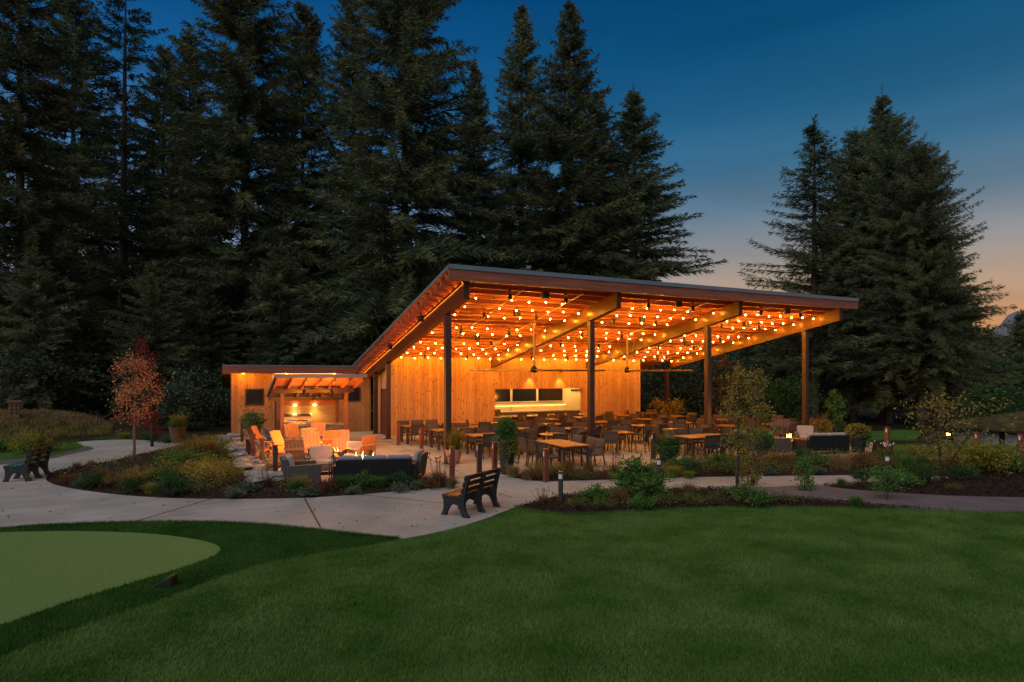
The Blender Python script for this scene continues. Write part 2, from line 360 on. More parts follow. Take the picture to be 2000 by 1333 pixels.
frontbed = smoothpoly(PXY([(1010, 992), (1030, 1000), (1060, 1004), (1120, 1008), (1200, 1003), (1270, 997), (1400, 994), (1550, 992), (1700, 995), (1850, 1000.5), (1950, 1003)]), 2) + PXY([(1838, 999), (1742, 992), (1658, 984), (1586, 977), (1500, 972), (1475, 962), (1470, 955), (1301, 957), (1200, 958), (1110, 968), (1060, 979)])
mulchright = PXY([(1598, 951), (1670, 959), (1754, 965), (1862, 971), (2000, 974), (2140, 977), (2140, 915), (2000, 920), (1990, 926), (1900, 932), (1857, 936), (1750, 944), (1650, 947)])
asph = smoothpoly(PXY([(1470, 955), (1478, 964), (1500, 972), (1586, 977), (1658, 984), (1742, 992), (1838, 999), (1950, 1003), (2150, 1006)]), 1) + smoothpoly(PXY([(2150, 978), (2000, 974), (1862, 971), (1754, 965), (1670, 959), (1598, 951), (1540, 952)]), 1)
sheet('asphalt_path', asph, m_asph, .026)
bedlow = smoothpoly(PXY([(1010, 992), (1030, 1000), (1060, 1004), (1120, 1008), (1200, 1003), (1270, 997), (1400, 994), (1550, 992), (1700, 995), (1850, 1000.5), (1950, 1003), (2150, 1006), (2600, 1014)]), 2)
i992 = [i for i, p in enumerate(low2W) if (p[0] - G(1010, 992)[0]) ** 2 + (p[1] - G(1010, 992)[1]) ** 2 < .3]
lawnW = lowW + low2W[:(i992[0] if i992 else 10)] + bedlow + [(24, -12), (-24, -12)]
sheet('lawn', lawnW, m_lawn, .012)
groove = [(775, 1056), (700, 1073), (600, 1087), (500, 1106), (430, 1130), (350, 1163), (250, 1195), (150, 1230), (60, 1262), (0, 1290), (-300, 1400)]
grW = smoothpoly(PXY(groove), 2)
fringeW = lowW + grW[1:] + [G(-420, 1400)]
sheet('fringe_turf', fringeW, m_fringe, .018)
greenW = smoothpoly(PXY([(-300, 1060), (0, 1042), (100, 1040), (200, 1040.5), (300, 1045), (380, 1055), (420, 1065), (432, 1074), (428, 1084), (405, 1095), (340, 1118), (240, 1147), (140, 1177), (60, 1205), (0, 1227), (-300, 1330)]), 2)
sheet('putting_green', greenW, m_green, .024)
sheet('far_lawn', PXY([(1745, 868.5), (1860, 869.5), (2000, 872), (2200, 880), (2200, 905), (2000, 897), (1900, 887), (1745, 884)]), m_lawn, .006, -.3)
sheet('far_lawn', PXY([(1640, 846), (1760, 840), (1800, 842), (1790, 858), (1640, 858)]), m_lawn, .002, -.3)
leftlawn = PXY([(-420, 925), (0, 900), (104, 892), (150, 880), (165, 873), (150, 866), (158, 861), (230, 857), (200, 850), (100, 851), (0, 860), (-420, 868)])
sheet('side_lawn', leftlawn, m_lawn, .004)
sheet('gravel_strip', PXY([(-420, 938), (0, 911), (104, 897), (139, 888), (181, 880), (183, 876), (170, 872), (150, 880), (104, 892), (0, 900), (-420, 925)]), m_gravel, .02)
drybed = PXY([(-420, 868), (0, 860), (100, 851), (200, 850), (235, 846), (170, 833), (100, 824), (0, 822), (-420, 828)])
# planting beds: mounded mulch
def mound(name, poly, top, step=.16, seed=1):
    P = np.array([p[:2] for p in poly]); lo, hi = P.min(0) - step, P.max(0) + step
    nx, ny = int((hi[0] - lo[0]) / step) + 1, int((hi[1] - lo[1]) / step) + 1
    X, Y = np.meshgrid(lo[0] + np.arange(nx) * step, lo[1] + np.arange(ny) * step)
    Q = np.stack([X.ravel(), Y.ravel()], 1); ins = inpoly(Q, poly); dd = polydist(Q, poly)
    rng = np.random.default_rng(seed); z = np.where(ins, .0 + top * (1 - np.exp(-dd / .7)), -.03) + rng.normal(0, .012, len(Q))
    use = ins | (dd < step * 1.2)
    idx = -np.ones(len(Q), int); b = MB()
    fs = []
    for j in range(ny - 1):
        for i in range(nx - 1):
            q = (j * nx + i, j * nx + i + 1, (j + 1) * nx + i + 1, (j + 1) * nx + i)
            if all(use[k] for k in q) and any(ins[k] for k in q): fs.append(q)
    used = sorted({k for q in fs for k in q}); mp = {k: i for i, k in enumerate(used)}
    b.v = [(Q[k, 0], Q[k, 1], z[k]) for k in used]; b.f = [tuple(mp[k] for k in q) for q in fs]
    return tag(b.build(name, m_mulch, smooth=True), kind='structure')
mound('planting_bed', island, .16, seed=1); mound('planting_bed', rightbed, .12, seed=2)
mound('planting_bed', frontbed, .10, .13, seed=3); mound('planting_bed', mulchright, .12, seed=4)
# mountain far to the right
m_mtn = M('far_mountain_rock', (.10, .105, .13), .95, .3, .004, 0)  # grey blue of the distance haze put into the rock colour
rng = np.random.default_rng(5); mb = MB(); pts = []
prof = [(1900, 690), (1930, 655), (1955, 625), (1968, 607), (1985, 599), (2004, 596), (2030, 606), (2060, 600), (2100, 625), (2160, 660), (2240, 700)]
rows = []
for px, py in prof:
    d = 2400; x, y = D(px, d); h = CAMZ + (HOR - py) / FPX * d; rows.append((x, y, h))
vs = []
for k, (f, ex) in enumerate(((0, 0), (.45, 120), (1, 260), (.5, 420), (0, 600))):
    for i, (x, y, h) in enumerate(rows):
        dx, dy = x / math.hypot(x, y), y / math.hypot(x, y); jit = rng.normal(0, 10)
        vs.append((x + dx * (ex + jit), y + dy * (ex + jit), -20 + (h + 20) * f + (rng.normal(0, 8) if 0 < f < 1 else 0)))
n = len(rows); mb.v = vs; mb.f = [(k * n + i, k * n + i + 1, (k + 1) * n + i + 1, (k + 1) * n + i) for k in range(4) for i in range(n - 1)]
tag(mb.build('mountain', m_mtn), kind='structure')

# ================================================================== PAVILION
BX = [6.45, 12.05, 17.75, 23.6]; YT = 16.7; SL = .182
def zb(y): return 5.80 - SL * (y - YT)        # beam top = purlin bottom
RX0, RX1, RY0, RY1 = 5.75, 24.2, 16.42, 32.6
pav = thing('pavilion', 'open timber pavilion with a tall sloping shed roof on brown steel columns', 'pavilion', (15, 24, 0))
def P(mb, name, mat, **k):
    o = mb.build(name, mat, None, **k); o.parent = pav; o.location = (-15, -24, 0) if not k.get('loc') else k['loc']; KIDS.setdefault(pav.name, []).append(o); return o
def slab(mb, x0, x1, y0, y1, off0, off1):
    return mb.add([(x0, y0, zb(y0) + off0), (x1, y0, zb(y0) + off0), (x1, y1, zb(y1) + off0), (x0, y1, zb(y1) + off0),
                   (x0, y0, zb(y0) + off1), (x1, y0, zb(y0) + off1), (x1, y1, zb(y1) + off1), (x0, y1, zb(y1) + off1)],
                  [(0, 3, 2, 1), (4, 5, 6, 7), (0, 1, 5, 4), (1, 2, 6, 5), (2, 3, 7, 6), (3, 0, 4, 7)])
P(slab(MB(), RX0 + .02, RX1 - .02, RY0 + .02, RY1, .235, .29), 'roof_deck', m_deck)
P(slab(MB(), RX0, RX1, RY0, RY1 + .05, .292, .335), 'roof_sheet', m_flash)
for i in range(31):
    y = 16.72 + i * .52
    P(slab(MB(), RX0 + .06, RX1 - .06, y, y + .075, .002, .233), 'purlin', m_purlin)
P(MB().span((RX0, RY0 - .06, zb(RY0) - .10), (RX1, RY0, zb(RY0) + .23)), 'fascia', m_fascia)
fl = MB().span((RX0 - .02, RY0 - .09, zb(RY0) + .225), (RX1 + .02, RY0 - .065, zb(RY0) + .36)); P(fl, 'flashing', m_flash)
for x in (RX0 - .012, RX1 + .002):
    fb = MB(); fb.v = []; 
    fb.add([(x, RY0 - .09, zb(RY0) + .24), (x + .014, RY0 - .09, zb(RY0) + .24), (x + .014, RY1, zb(RY1) + .24), (x, RY1, zb(RY1) + .24),
            (x, RY0 - .09, zb(RY0) + .345), (x + .014, RY0 - .09, zb(RY0) + .345), (x + .014, RY1, zb(RY1) + .345), (x, RY1, zb(RY1) + .345)],
           [(0, 3, 2, 1), (4, 5, 6, 7), (0, 1, 5, 4), (1, 2, 6, 5), (2, 3, 7, 6), (3, 0, 4, 7)])
    P(fb, 'flashing', m_flash)
for i, x in enumerate(BX):
    y1 = RY1 - .3 if i == 0 else 27.55
    b = MB()
    slab(b, x - .11, x + .11, YT, y1, -.035, -.002); slab(b, x - .045, x + .045, YT + .02, y1, -.50, -.035) if False else slab(b, x - .09, x + .09, YT + .015, y1, -.50, -.035)
    slab(b, x - .11, x + .11, YT, y1, -.535, -.50)
    P(b, 'beam', m_beam, bevel=.004)
for i, x in enumerate(BX):
    ys_ = [18.45] + ([26.6, 29.2] if i == 0 else [27.9] if i == 3 else [])
    for y in ys_:
        c = MB().span((x - .1, y - .1, .03), (x + .1, y + .1, zb(y + .1) - .536)); c.span((x - .16, y - .16, .03), (x + .16, y + .16, .05))
        c.span((x - .107, y - .107, .8), (x + .107, y + .107, .81))
        P(c, 'column', m_column, bevel=.008)
m_strip = emit('beam_edge_strip_light', (1, .28, .03), 40)
for i, x in enumerate(BX):
    y1 = RY1 - .6 if i == 0 else 27.4
    for sx in ((-1,) if i == 0 else ()):
        xx = x + sx * .118
        P(slab(MB(), xx - .006, xx + .006, YT + .1, y1, -.034, -.022), 'strip_light', m_strip if i == 0 else bpy.data.materials.get('beam_inner_strip') or emit('beam_inner_strip', (1, .30, .03), 10))
        lo, hi = sorted((x + sx * .112, x + sx * .150)); lp = slab(MB(), lo, hi, YT + .05, y1, -.052, -.044)
        lo, hi = sorted((x + sx * .151, x + sx * .157)); slab(lp, lo, hi, YT + .05, y1, -.052, -.016); P(lp, 'light_cove', m_beam)  # lip added around the strip so it is hidden from below
# conduit runs under the purlins, one per bay
for i in range(3):
    for dx in (2.1, 4.35):
        x = BX[i] + dx; pts = [(x, y, zb(y) - .03) for y in (17, 22, 27.4)]
        P(MB().tube(pts, .016, 6), 'conduit', M('grey_conduit', (.3, .28, .25), .4, .1, 3, 0) if i + dx == 2.1 else bpy.data.materials['grey_conduit'])
# ---- string lights
BULB = (1.0, .37, .022)
m_bulb = emit('glowing_filament_bulb', BULB, 900)
m_cable = M('black_cable', (.01, .01, .01), .6, .1, 3, 0)
ORD = ['first', 'second', 'third', 'fourth', 'fifth', 'sixth', 'seventh', 'eighth', 'ninth']
BAY = ['left bay', 'middle bay', 'right bay']
bme = bpy.data.meshes.new('bulb'); bb = bmesh.new(); bmesh.ops.create_icosphere(bb, subdivisions=2, radius=.0225); bb.to_mesh(bme); bb.free()
bme.materials.append(m_bulb); bme.polygons.foreach_set('use_smooth', [True] * len(bme.polygons))
ROWY = [17.8, 18.8, 19.8, 21.4, 22.4, 24.0, 25.0, 26.1, 27.1]
rr = random.Random(3)
for bi in range(3):
    x0, x1 = BX[bi] + .11, BX[bi + 1] - .11
    for ri, y in enumerate(ROWY):
        t = thing('string_light', f'string of glowing bulbs in the {BAY[bi]}, {ORD[ri]} row from the roof front edge', 'string light', (x0, y, zb(y)), 0, 'string lights under the pavilion roof')
        n = 8; wdt = x1 - x0; xs_ = [wdt - .22 - k * (wdt - .85) / (n - 1) for k in range(n)][::-1]
        zz = -.045; cb = MB(); pts = [(0, 0, zz)]
        live = []
        for k, x in enumerate(xs_):
            sag = -.03 * (k % 2); pts.append((x, 0, zz + sag)); cb.tube([(x, 0, zz + sag), (x, 0, zz + sag - .07)], .016, 6)
            live.append((x, 0, zz + sag - .105))
        pts.append((wdt, 0, zz)); cb.tube(pts, .006, 5); cb.build('cable', m_cable, t)
        for k, p in enumerate(live):
            if (ri in (0, 1, 2) and bi == 0 and k == 1) or rr.random() < .07: continue
            o = bpy.data.objects.new('bulb', bme); COL.objects.link(o); o.parent = t; o.location = p
# ---- spotlights and speakers hung under the roof
def spot_proto():
    t = thing('hanging_spotlight', '', 'spotlight')
    MB().box((0, 0, -.03), (.1, .1, .06)).tube([(0, 0, -.06), (0, 0, -.16)], .012, 6).build('bracket', m_dark, t)
    MB().lathe([(.075, -.40), (.08, -.38), (.08, -.20), (.07, -.17), (.02, -.16)], 14).build('lamp_housing', m_dark, t, smooth=True)
    MB().lathe([(.065, -.402), (.066, -.3985)], 14).build('lens', m_glass, t)
    return t
sp = spot_proto()
for bi in range(3):
    for ri, y in enumerate((17.25, 19.4, 21.75, 23.6, 26.5)):
        for k, dx in enumerate((1.7, 3.8)):
            x = BX[bi] + dx + (.2 if bi == 2 and k else 0)
            place(sp, USED, (x, y, zb(y) - .002), 0, f'black cylinder spotlight in the {BAY[bi]}, {"left" if k == 0 else "right"} one of the {ORD[ri]} pair from the front', 'spotlights under the pavilion roof', .78)
def speaker_proto():
    t = thing('ceiling_speaker', '', 'speaker')
    MB().bar((0, 0, 0), (0, 0, -.1), .03, .03).bar((-.15, 0, -.1), (.15, 0, -.1), .02, .03, (0, 1, 0)).build('bracket', m_dark, t)
    MB().prism([(-.14, -.10), (.14, -.10), (.17, .0), (.12, .11), (-.12, .11), (-.17, 0)], -.37, -.11).build('speaker_body', m_dark, t, bevel=.015)
    MB().box((0, -.104, -.24), (.24, .006, .22)).build('grille', m_frame, t)
    return t
spk = speaker_proto()
for bi in range(3):
    for ri, y in enumerate((16.95, 19.1, 22.9)):
        x = BX[bi] + 2.85
        place(spk, USED, (x, y, zb(y)), 0, f'dark boxy speaker hanging in the {BAY[bi]}, {["nearest the front fascia", "halfway along the bay", "deepest in the bay"][ri]}', 'speakers under the pavilion roof', .8)
for ri, y in enumerate((20.3, 24.8)):
    place(spk, USED, (6.08, y, zb(y)), R(90), f'dark speaker under the left overhang, {["upper", "lower"][ri]} of the two outside the beam', 'speakers under the pavilion roof', .8)
# ---- ceiling fans
def fan(loc, label, rz, roofz):
    t = thing('ceiling_fan', label, 'ceiling fan', loc, rz, 'big slow ceiling fans')
    m_fan = M('fan_brushed_metal', (.36, .26, .16), .35, .1, 3, .03, metal=.4) if 'fan_brushed_metal' not in bpy.data.materials else bpy.data.materials['fan_brushed_metal']
    MB().tube([(0, 0, .2), (0, 0, roofz - loc[2])], .04, 10).lathe([(.12, roofz - loc[2] - .06), (.12, roofz - loc[2])], 12).build('downrod', m_fan, t)
    MB().lathe([(.08, -.08), (.13, -.06), (.14, .0), (.12, .1), (.05, .2)], 18).build('motor', m_dark, t, smooth=True)
    for k in range(6):
        a = k * math.pi / 3; u = Vector((math.cos(a), math.sin(a), 0)); w = Vector((-math.sin(a), math.cos(a), 0)); b = MB(); n = 8
        prof = [(-.10, .03), (-.04, .045), (.04, .02), (.10, -.03), (.04, .005), (-.04, .02)]
        vs = [u * r + w * (q[0] * (1 if r < 2.6 else .9)) + Vector((0, 0, q[1])) for r in (.2, 3.0) for q in prof]
        b.add(vs, [tuple(range(6))[::-1], tuple(range(6, 12))] + [(i, (i + 1) % 6, 6 + (i + 1) % 6, 6 + i) for i in range(6)])
        b.build('blade', m_fan, t)
    for k in range(2):
        MB().tube([(.1 - .2 * k, 0, .15), (.55 - 1.1 * k, .1, roofz - loc[2] + .0)], .006, 5).build('stay_wire', m_fan, t)
fan((11.0, 21.0, 3.12), 'large ceiling fan before the hatch wall, left of the two', .12, zb(21.0))
fan((17.75 - 1.2, 22.3, 3.12), 'large ceiling fan on a long pale rod, right of the two', .05, zb(22.3))

# ================================================================== BAR BUILDING (behind the dining area)
bar = thing('bar_building', 'cedar clad bar building with a long serving hatch under the pavilion roof', 'building', (14, 27.6, 0))
def B(mb, name, mat, par=None, **k):
    o = mb.build(name, mat, None, **k)
    if par is None: o.parent = bar; o.location = (-14, -27.6, 0); KIDS.setdefault(bar.name, []).append(o)
    else: o.parent = par
    return o
BX0, BX1, BY0, BY1 = 6.72, 21.4, 27.6, 30.2; HX0, HX1, HZ0, HZ1 = 12.2, 17.5, .78, 2.22
zt = zb(BY0) - .02
B(MB().span((BX0, BY0, .02), (HX0, BY0 + .15, zt)), 'wall', m_wall)
B(MB().span((HX1, BY0, .02), (BX1, BY0 + .15, zt)), 'wall', m_wall)
B(MB().span((HX0, BY0, HZ1), (HX1, BY0 + .15, zt)), 'wall', m_wall)
B(MB().span((HX0, BY0 + .02, .02), (HX1, BY0 + .15, HZ0)), 'wall', m_bar)
B(MB().span((BX0 + .001, BY0 + .152, .02), (BX0 + .15, BY1, zt - .4)), 'wall', m_wally)
B(MB().span((BX1 - .15, BY0 + .152, .02), (BX1 - .001, BY1, zt - .4)), 'wall', m_wally)
B(MB().span((BX0 + .152, BY1 - .15, .02), (BX1 - .152, BY1, zt - .4)), 'rear_wall', m_plaster)
B(MB().span((BX1 + .002, BY0 - .012, .02), (BX1 + .03, BY0 + .16, zt)), 'corner_trim', m_column)
B(MB().span((HX0 + .01, BY0 + .16, 2.35), (HX1 + 2.2, BY1 - .16, 2.42)), 'ceiling', m_plaster)
B(MB().span((HX1 + 2.0, BY0 + .16, .02), (HX1 + 2.1, BY1 - .16, 2.345)), 'partition', m_plaster)
B(MB().span((HX0 - .55, BY0 + .16, .02), (HX0 - .45, BY1 - .16, 2.345)), 'partition', m_plaster)
B(MB().span((HX0 - .05, BY0 - .28, .74), (HX1 + .03, BY0 + .5, .785)), 'counter_top', m_stonec, bevel=.006)
B(MB().span((HX0 + .001, BY0 - .02, 2.19), (HX1 - .001, BY0 + .17, 2.218)).span((HX1 - .06, BY0 - .02, .79), (HX1 - .001, BY0 + .17, 2.188)), 'hatch_frame', m_purlin)
# rear counter, screens, shelf light
B(MB().span((HX0 - .4, BY1 - .75, .84), (HX1 + 1.95, BY1 - .155, .88)), 'back_counter', m_stonec)
B(MB().span((HX0 - .4, BY1 - .72, .03), (HX1 + 1.95, BY1 - .16, .838)), 'back_cabinet', m_bar)
for x0, x1 in ((12.9, 14.2), (14.33, 15.85), (15.99, 17.6)):
    s = B(MB().span((x0, BY1 - .2, 1.42), (x1, BY1 - .155, 2.2)), 'dark_window', m_glass)
B(MB().span((17.602, BY1 - .22, 1.42), (17.68, BY1 - .154, 2.2)).span((12.6, BY1 - .22, 2.202), (17.68, BY1 - .154, 2.25)).span((12.6, BY1 - .22, 1.37), (17.68, BY1 - .154, 1.418)).span((14.202, BY1 - .215, 1.42), (14.328, BY1 - .156, 2.2)).span((15.852, BY1 - .215, 1.42), (15.988, BY1 - .156, 2.2)), 'window_frame', m_plaster)
B(MB().span((HX0 - .4, BY1 - .32, 1.18), (17.9, BY1 - .156, 1.21)), 'shelf', m_plaster)
m_led = emit('warm_strip_light', (1, .52, .12), 12)
B(MB().span((HX0 - .3, BY1 - .26, 1.165), (17.8, BY1 - .23, 1.178)), 'shelf_light', m_led)
B(MB().span((18.2, BY1 - .34, 1.98), (18.95, BY1 - .156, 2.07)), 'wall_unit', m_frame)
def lamp(name, typ, loc, energy, col, rad=.05, par=None, rot=None, spot=None, base=None):
    d = bpy.data.lights.new(name, typ); d.energy = energy; d.color = col
    if typ == 'POINT' or typ == 'SPOT': d.shadow_soft_size = rad
    if typ == 'AREA': d.size = rad
    if spot: d.spot_size = R(spot); d.spot_blend = .7
    o = bpy.data.objects.new(name, d); COL.objects.link(o); o.location = loc
    if rot: o.rotation_euler = rot
    if par: o.parent = par
    return o
for k, x in enumerate((13.3, 15.6, 18.2)):
    B(MB().lathe([(.07, 2.335), (.07, 2.349)], 14, (x, 29.0, 0)), 'ceiling_downlight', emit('interior_downlight', (1, .68, .3), 12) if k == 0 else bpy.data.materials['interior_downlight'])
    lamp('downlight_light', 'POINT', (x - 14, 29.0 - 27.6, 2.28), 90, (1, .56, .15), .05, bar)
# wall washers over the hatch
for k, x in enumerate((14.2, 16.0)):
    f = B(MB().lathe([(.05, 3.06), (.055, 3.2), (.05, 3.24)], 12, (x, BY0 - .17, 0)).span((x - .02, BY0 - .14, 3.12), (x + .02, BY0 - .003, 3.16)), 'wall_washer', m_dark)
    lamp('washer_light', 'SPOT', (x - 14, -.17, 3.03), 170, (1, .52, .12), .03, bar, (R(-7), 0, 0), 80)
# side door
B(MB().span((BX0 - .03, 28.0, .03), (BX0 - .001, 29.0, 2.15)), 'door', M('dark_red_door', (.10, .03, .02), .5, .15, 3, .05))
B(MB().span((BX0 - .05, 27.9, .03), (BX0 - .002, 27.995, 2.25)).span((BX0 - .05, 29.005, .03), (BX0 - .002, 29.1, 2.25)).span((BX0 - .05, 27.997, 2.155), (BX0 - .002, 29.003, 2.25)), 'door_frame', m_column)
# things on the hatch counter
tap = thing('beer_tap', 'small chrome tap standing on the hatch back counter', 'tap', (14.15, BY1 - .5, .88))
MB().lathe([(.05, 0), (.045, .02), (.025, .03), (.025, .3)], 12).build('column', m_steel, tap, smooth=True)
MB().bar((-.08, 0, .26), (.08, 0, .26), .03, .03).tube([(.06, 0, .26), (.06, -.08, .24), (.06, -.08, .18)], .012, 6).build('spout', m_steel, tap)
till = thing('cash_register', 'dark tilted till screen at the left end of the hatch counter', 'till', (12.45, BY0 + .2, .785), .3)
MB().box((0, 0, .02), (.2, .16, .04)).tube([(0, .02, .04), (0, .03, .16)], .03, 8).build('stand', m_dark, till)
MB().box((0, 0, 0), (.36, .03, .22), Matrix.Rotation(-.4, 3, 'X')).build('screen', m_dark, till, loc=(0, 0, .24))

# ================================================================== RESTROOM BUILDING, left
rb = thing('restroom_building', 'low cedar clad building with a flat dark edged roof left of the pavilion', 'building', (3, 30.6, 0))
def Q(mb, name, mat, **k):
    o = mb.build(name, mat, None, **k); o.parent = rb; o.location = (-3, -30.6, 0); return o
QX0, QX1, QY0, QY1 = .0, 6.5, 30.6, 35.4
m_walldim = boards('oiled_cedar_siding', (.26, .115, .036), (.44, .225, .08), .14, 0, 2)  # same cedar, with dimmer amber light put into the board colours
Q(MB().span((QX0, QY0, -.05), (QX1, QY0 + .18, 3.02)), 'wall', m_walldim)
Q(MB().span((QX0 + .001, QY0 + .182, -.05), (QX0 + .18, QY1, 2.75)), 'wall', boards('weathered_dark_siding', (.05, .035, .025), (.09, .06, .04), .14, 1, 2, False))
Q(MB().span((QX1 - .18, QY0 + .182, -.05), (QX1 - .001, QY1, 2.6)), 'wall', m_wally)
Q(MB().span((QX0 + .182, QY1 - .18, -.05), (QX1 - .182, QY1, 2.2)), 'wall', m_wall)
def rslab(x0, x1, y0, y1, z0, z1, s=.15):
    return MB().add([(x0, y0, z0), (x1, y0, z0), (x1, y1, z0 - s * (y1 - y0)), (x0, y1, z0 - s * (y1 - y0)), (x0, y0, z1), (x1, y0, z1), (x1, y1, z1 - s * (y1 - y0)), (x0, y1, z1 - s * (y1 - y0))],
                    [(0, 3, 2, 1), (4, 5, 6, 7), (0, 1, 5, 4), (1, 2, 6, 5), (2, 3, 7, 6), (3, 0, 4, 7)])
Q(rslab(-.33, 5.7, 29.88, QY1 + .4, 3.10, 3.34), 'roof', m_deck)
Q(rslab(-.36, 5.7, 29.85, QY1 + .45, 3.342, 3.40), 'roof_sheet', m_flash)
Q(MB().span((-.36, 29.80, 3.02), (5.7, 29.848, 3.325)), 'fascia', m_fascia)
Q(rslab(-.385, -.362, 29.80, QY1 + .45, 2.98, 3.38), 'barge_board', m_column)
Q(MB().span((1.9, 30.35, 2.985), (4.6, 30.40, 3.0)), 'strip_light', emit('soffit_strip_light', (1, .42, .05), 5))
for x in (.5, 2.4, 4.6):  # soffit lamps added only to brighten the front wall
    Q(MB().lathe([(.05, 2.985), (.055, 3.0)], 12, (x, 29.98, 0)), 'soffit_downlight', emit('soffit_downlight_lens', (1, .42, .04), 40) if x < 1 else bpy.data.materials['soffit_downlight_lens'])
    lamp('soffit_light', 'POINT', (x - 3, 29.98 - 30.6, 2.93), 75, (1, .36, .03), .06, rb)
Q(MB().span((1.4, 30.3, 3.002), (5.5, 30.45, 3.03)), 'strip_light_rail', m_column)
for x0, x1, z0, z1 in ((.60, 1.42, 1.5, 2.28), (5.2, 5.98, 1.58, 2.3)):
    w = Q(MB().span((x0, QY0 - .03, z0), (x1, QY0 - .002, z0 + .06)).span((x0, QY0 - .03, z1 - .06), (x1, QY0 - .002, z1)).span((x0, QY0 - .03, z0 + .062), (x0 + .06, QY0 - .002, z1 - .062)).span((x1 - .06, QY0 - .03, z0 + .062), (x1, QY0 - .002, z1 - .062)), 'window', m_frame)
    p = MB().span((x0 + .061, QY0 - .015, z0 + .061), (x1 - .061, QY0 - .004, z1 - .061)).build('pane', m_glass, w)
Q(MB().span((-.03, QY0 - .02, -.05), (-.002, QY0 + .2, 3.0)), 'corner_trim', m_column)
Q(MB().span((1.9, QY0 - .05, -.05), (2.05, QY0 - .002, 2.5)), 'downpipe', m_column)
#unused added soffit lamp: Q(MB().span((-.02 + .5, QY0 - .6, 3.03), (.62, QY0 - .48, 3.06)), 'added_soffit_disc', emit('added_soffit_glow', (1, .5, .12), 15))

# ================================================================== COOKING SHELTER
ck = thing('cooking_shelter', 'small timber shelter with a sloping roof over the outdoor grill counter', 'shelter', (3, 25, 0))
def K(mb, name, mat, par=None, **k):
    o = mb.build(name, mat, None, **k); o.parent = par or ck
    if not par: o.location = (-3, -25, 0)
    return o
CX0, CX1, CY0, CY1 = 1.4, 4.62, 22.6, 27.5
def zc(y): return 2.97 - .182 * (y - CY0)
def cs(mb, x0, x1, y0, y1, a, b):
    return mb.add([(x0, y0, zc(y0) + a), (x1, y0, zc(y0) + a), (x1, y1, zc(y1) + a), (x0, y1, zc(y1) + a), (x0, y0, zc(y0) + b), (x1, y0, zc(y0) + b), (x1, y1, zc(y1) + b), (x0, y1, zc(y1) + b)],
                  [(0, 3, 2, 1), (4, 5, 6, 7), (0, 1, 5, 4), (1, 2, 6, 5), (2, 3, 7, 6), (3, 0, 4, 7)])
K(cs(MB(), CX0, CX1, CY0, CY1, -.10, -.045), 'roof_deck', boards('shelter_decking', (.34, .14, .08), (.5, .25, .14), .14, 1, 0, True))
K(cs(MB(), CX0 - .02, CX1 + .02, CY0 - .02, CY1 + .02, -.043, 0), 'roof_sheet', m_flash)
K(MB().span((CX0 - .03, CY0 - .06, zc(CY0) - .13), (CX1 + .03, CY0 - .022, zc(CY0) + .004)), 'fascia', m_flash)
for x in (CX0 - .035, CX1 + .021): K(cs(MB(), x, x + .014, CY0 - .02, CY1, -.14, .004), 'barge_board', m_flash)
for k in range(7):
    x = CX0 + .08 + k * (CX1 - CX0 - .16) / 6; K(cs(MB(), x - .03, x + .03, CY0 + .12, CY1 - .05, -.245, -.102), 'rafter', m_purlin)
for y in (24.4, 26.55):
    K(MB().span((CX0 + .12, y - .06, zc(y) - .40), (CX1 - .12, y + .06, zc(y) - .258)), 'beam', m_column)
    for x in (CX0 + .38, CX1 - .42):
        K(MB().span((x - .07, y - .07, .03), (x + .07, y + .07, zc(y) - .402)), 'post', M('shelter_post', (.16, .07, .04), .5, .2, 2, .1) if y < 25 and x < 3 else bpy.data.materials['shelter_post'], bevel=.006)
K(MB().span((1.93, 26.72, .03), (4.25, 26.85, 1.62)), 'splash_wall', boards('splash_planks', (.34, .24, .13), (.44, .32, .18), .3, 2, 0, False, .5, .02))
K(MB().span((1.9, 26.6, 1.66), (4.3, 26.72, 1.86)), 'header', m_purlin)
K(MB().span((1.88, 25.88, .80), (4.38, 26.7, .86)), 'counter_top', m_stonec, bevel=.006)
K(MB().span((1.95, 25.98, .03), (4.3, 26.69, .798)), 'counter_base', M('rendered_counter_base', (.26, .22, .19), .8, .15, 2, .2))
for x in (2.45, 3.25):
    K(MB().lathe([(.06, 1.63), (.065, 1.658)], 14, (x, 26.56, 0)), 'downlight', emit('counter_downlight', (1, .55, .12), 60) if x < 3 else bpy.data.materials['counter_downlight'])
    lamp('counter_light', 'SPOT', (x - 3, 26.53 - 25, 1.62), 55, (1, .55, .13), .04, ck, (R(-6), 0, 0), 125)
for k, (x, y) in enumerate(((2.5, 23.5), (3.0, 24.9), (3.5, 23.5))):
    K(MB().tube([(x, y, zc(y) - .25), (x, y, zc(y) - .42)], .012, 6).lathe([(.06, zc(y) - .62), (.065, zc(y) - .46), (.03, zc(y) - .42)], 12, (x, y, 0)), 'track_spotlight', m_dark)
lamp('track_light', 'POINT', (2.5 - 3, 23.5 - 25, 2.05), 75, (1, .32, .035), .08, ck); lamp('track_light', 'POINT', (3.5 - 3, 23.5 - 25, 2.05), 75, (1, .32, .035), .08, ck)
K(MB().bar((2.3, 23.5, 2.5), (3.8, 23.5, 2.5), .03, .03), 'spotlight_track', m_dark)
gr = thing('gas_grill', 'stainless steel gas grill built into the outdoor counter', 'grill', (2.5, 26.3, .86))
MB().box((0, .02, .06), (1.15, .55, .12)).build('firebox', m_steel, gr, bevel=.01)
MB().prism([(-.27, .125), (.27, .125), (.27, .26), (.16, .42), (-.05, .44), (-.2, .34)], -.56, .56, Matrix(((0, 0, 1, 0), (1, 0, 0, 0), (0, 1, 0, 0), (0, 0, 0, 1)))).build('lid', m_steel, gr, bevel=.012)
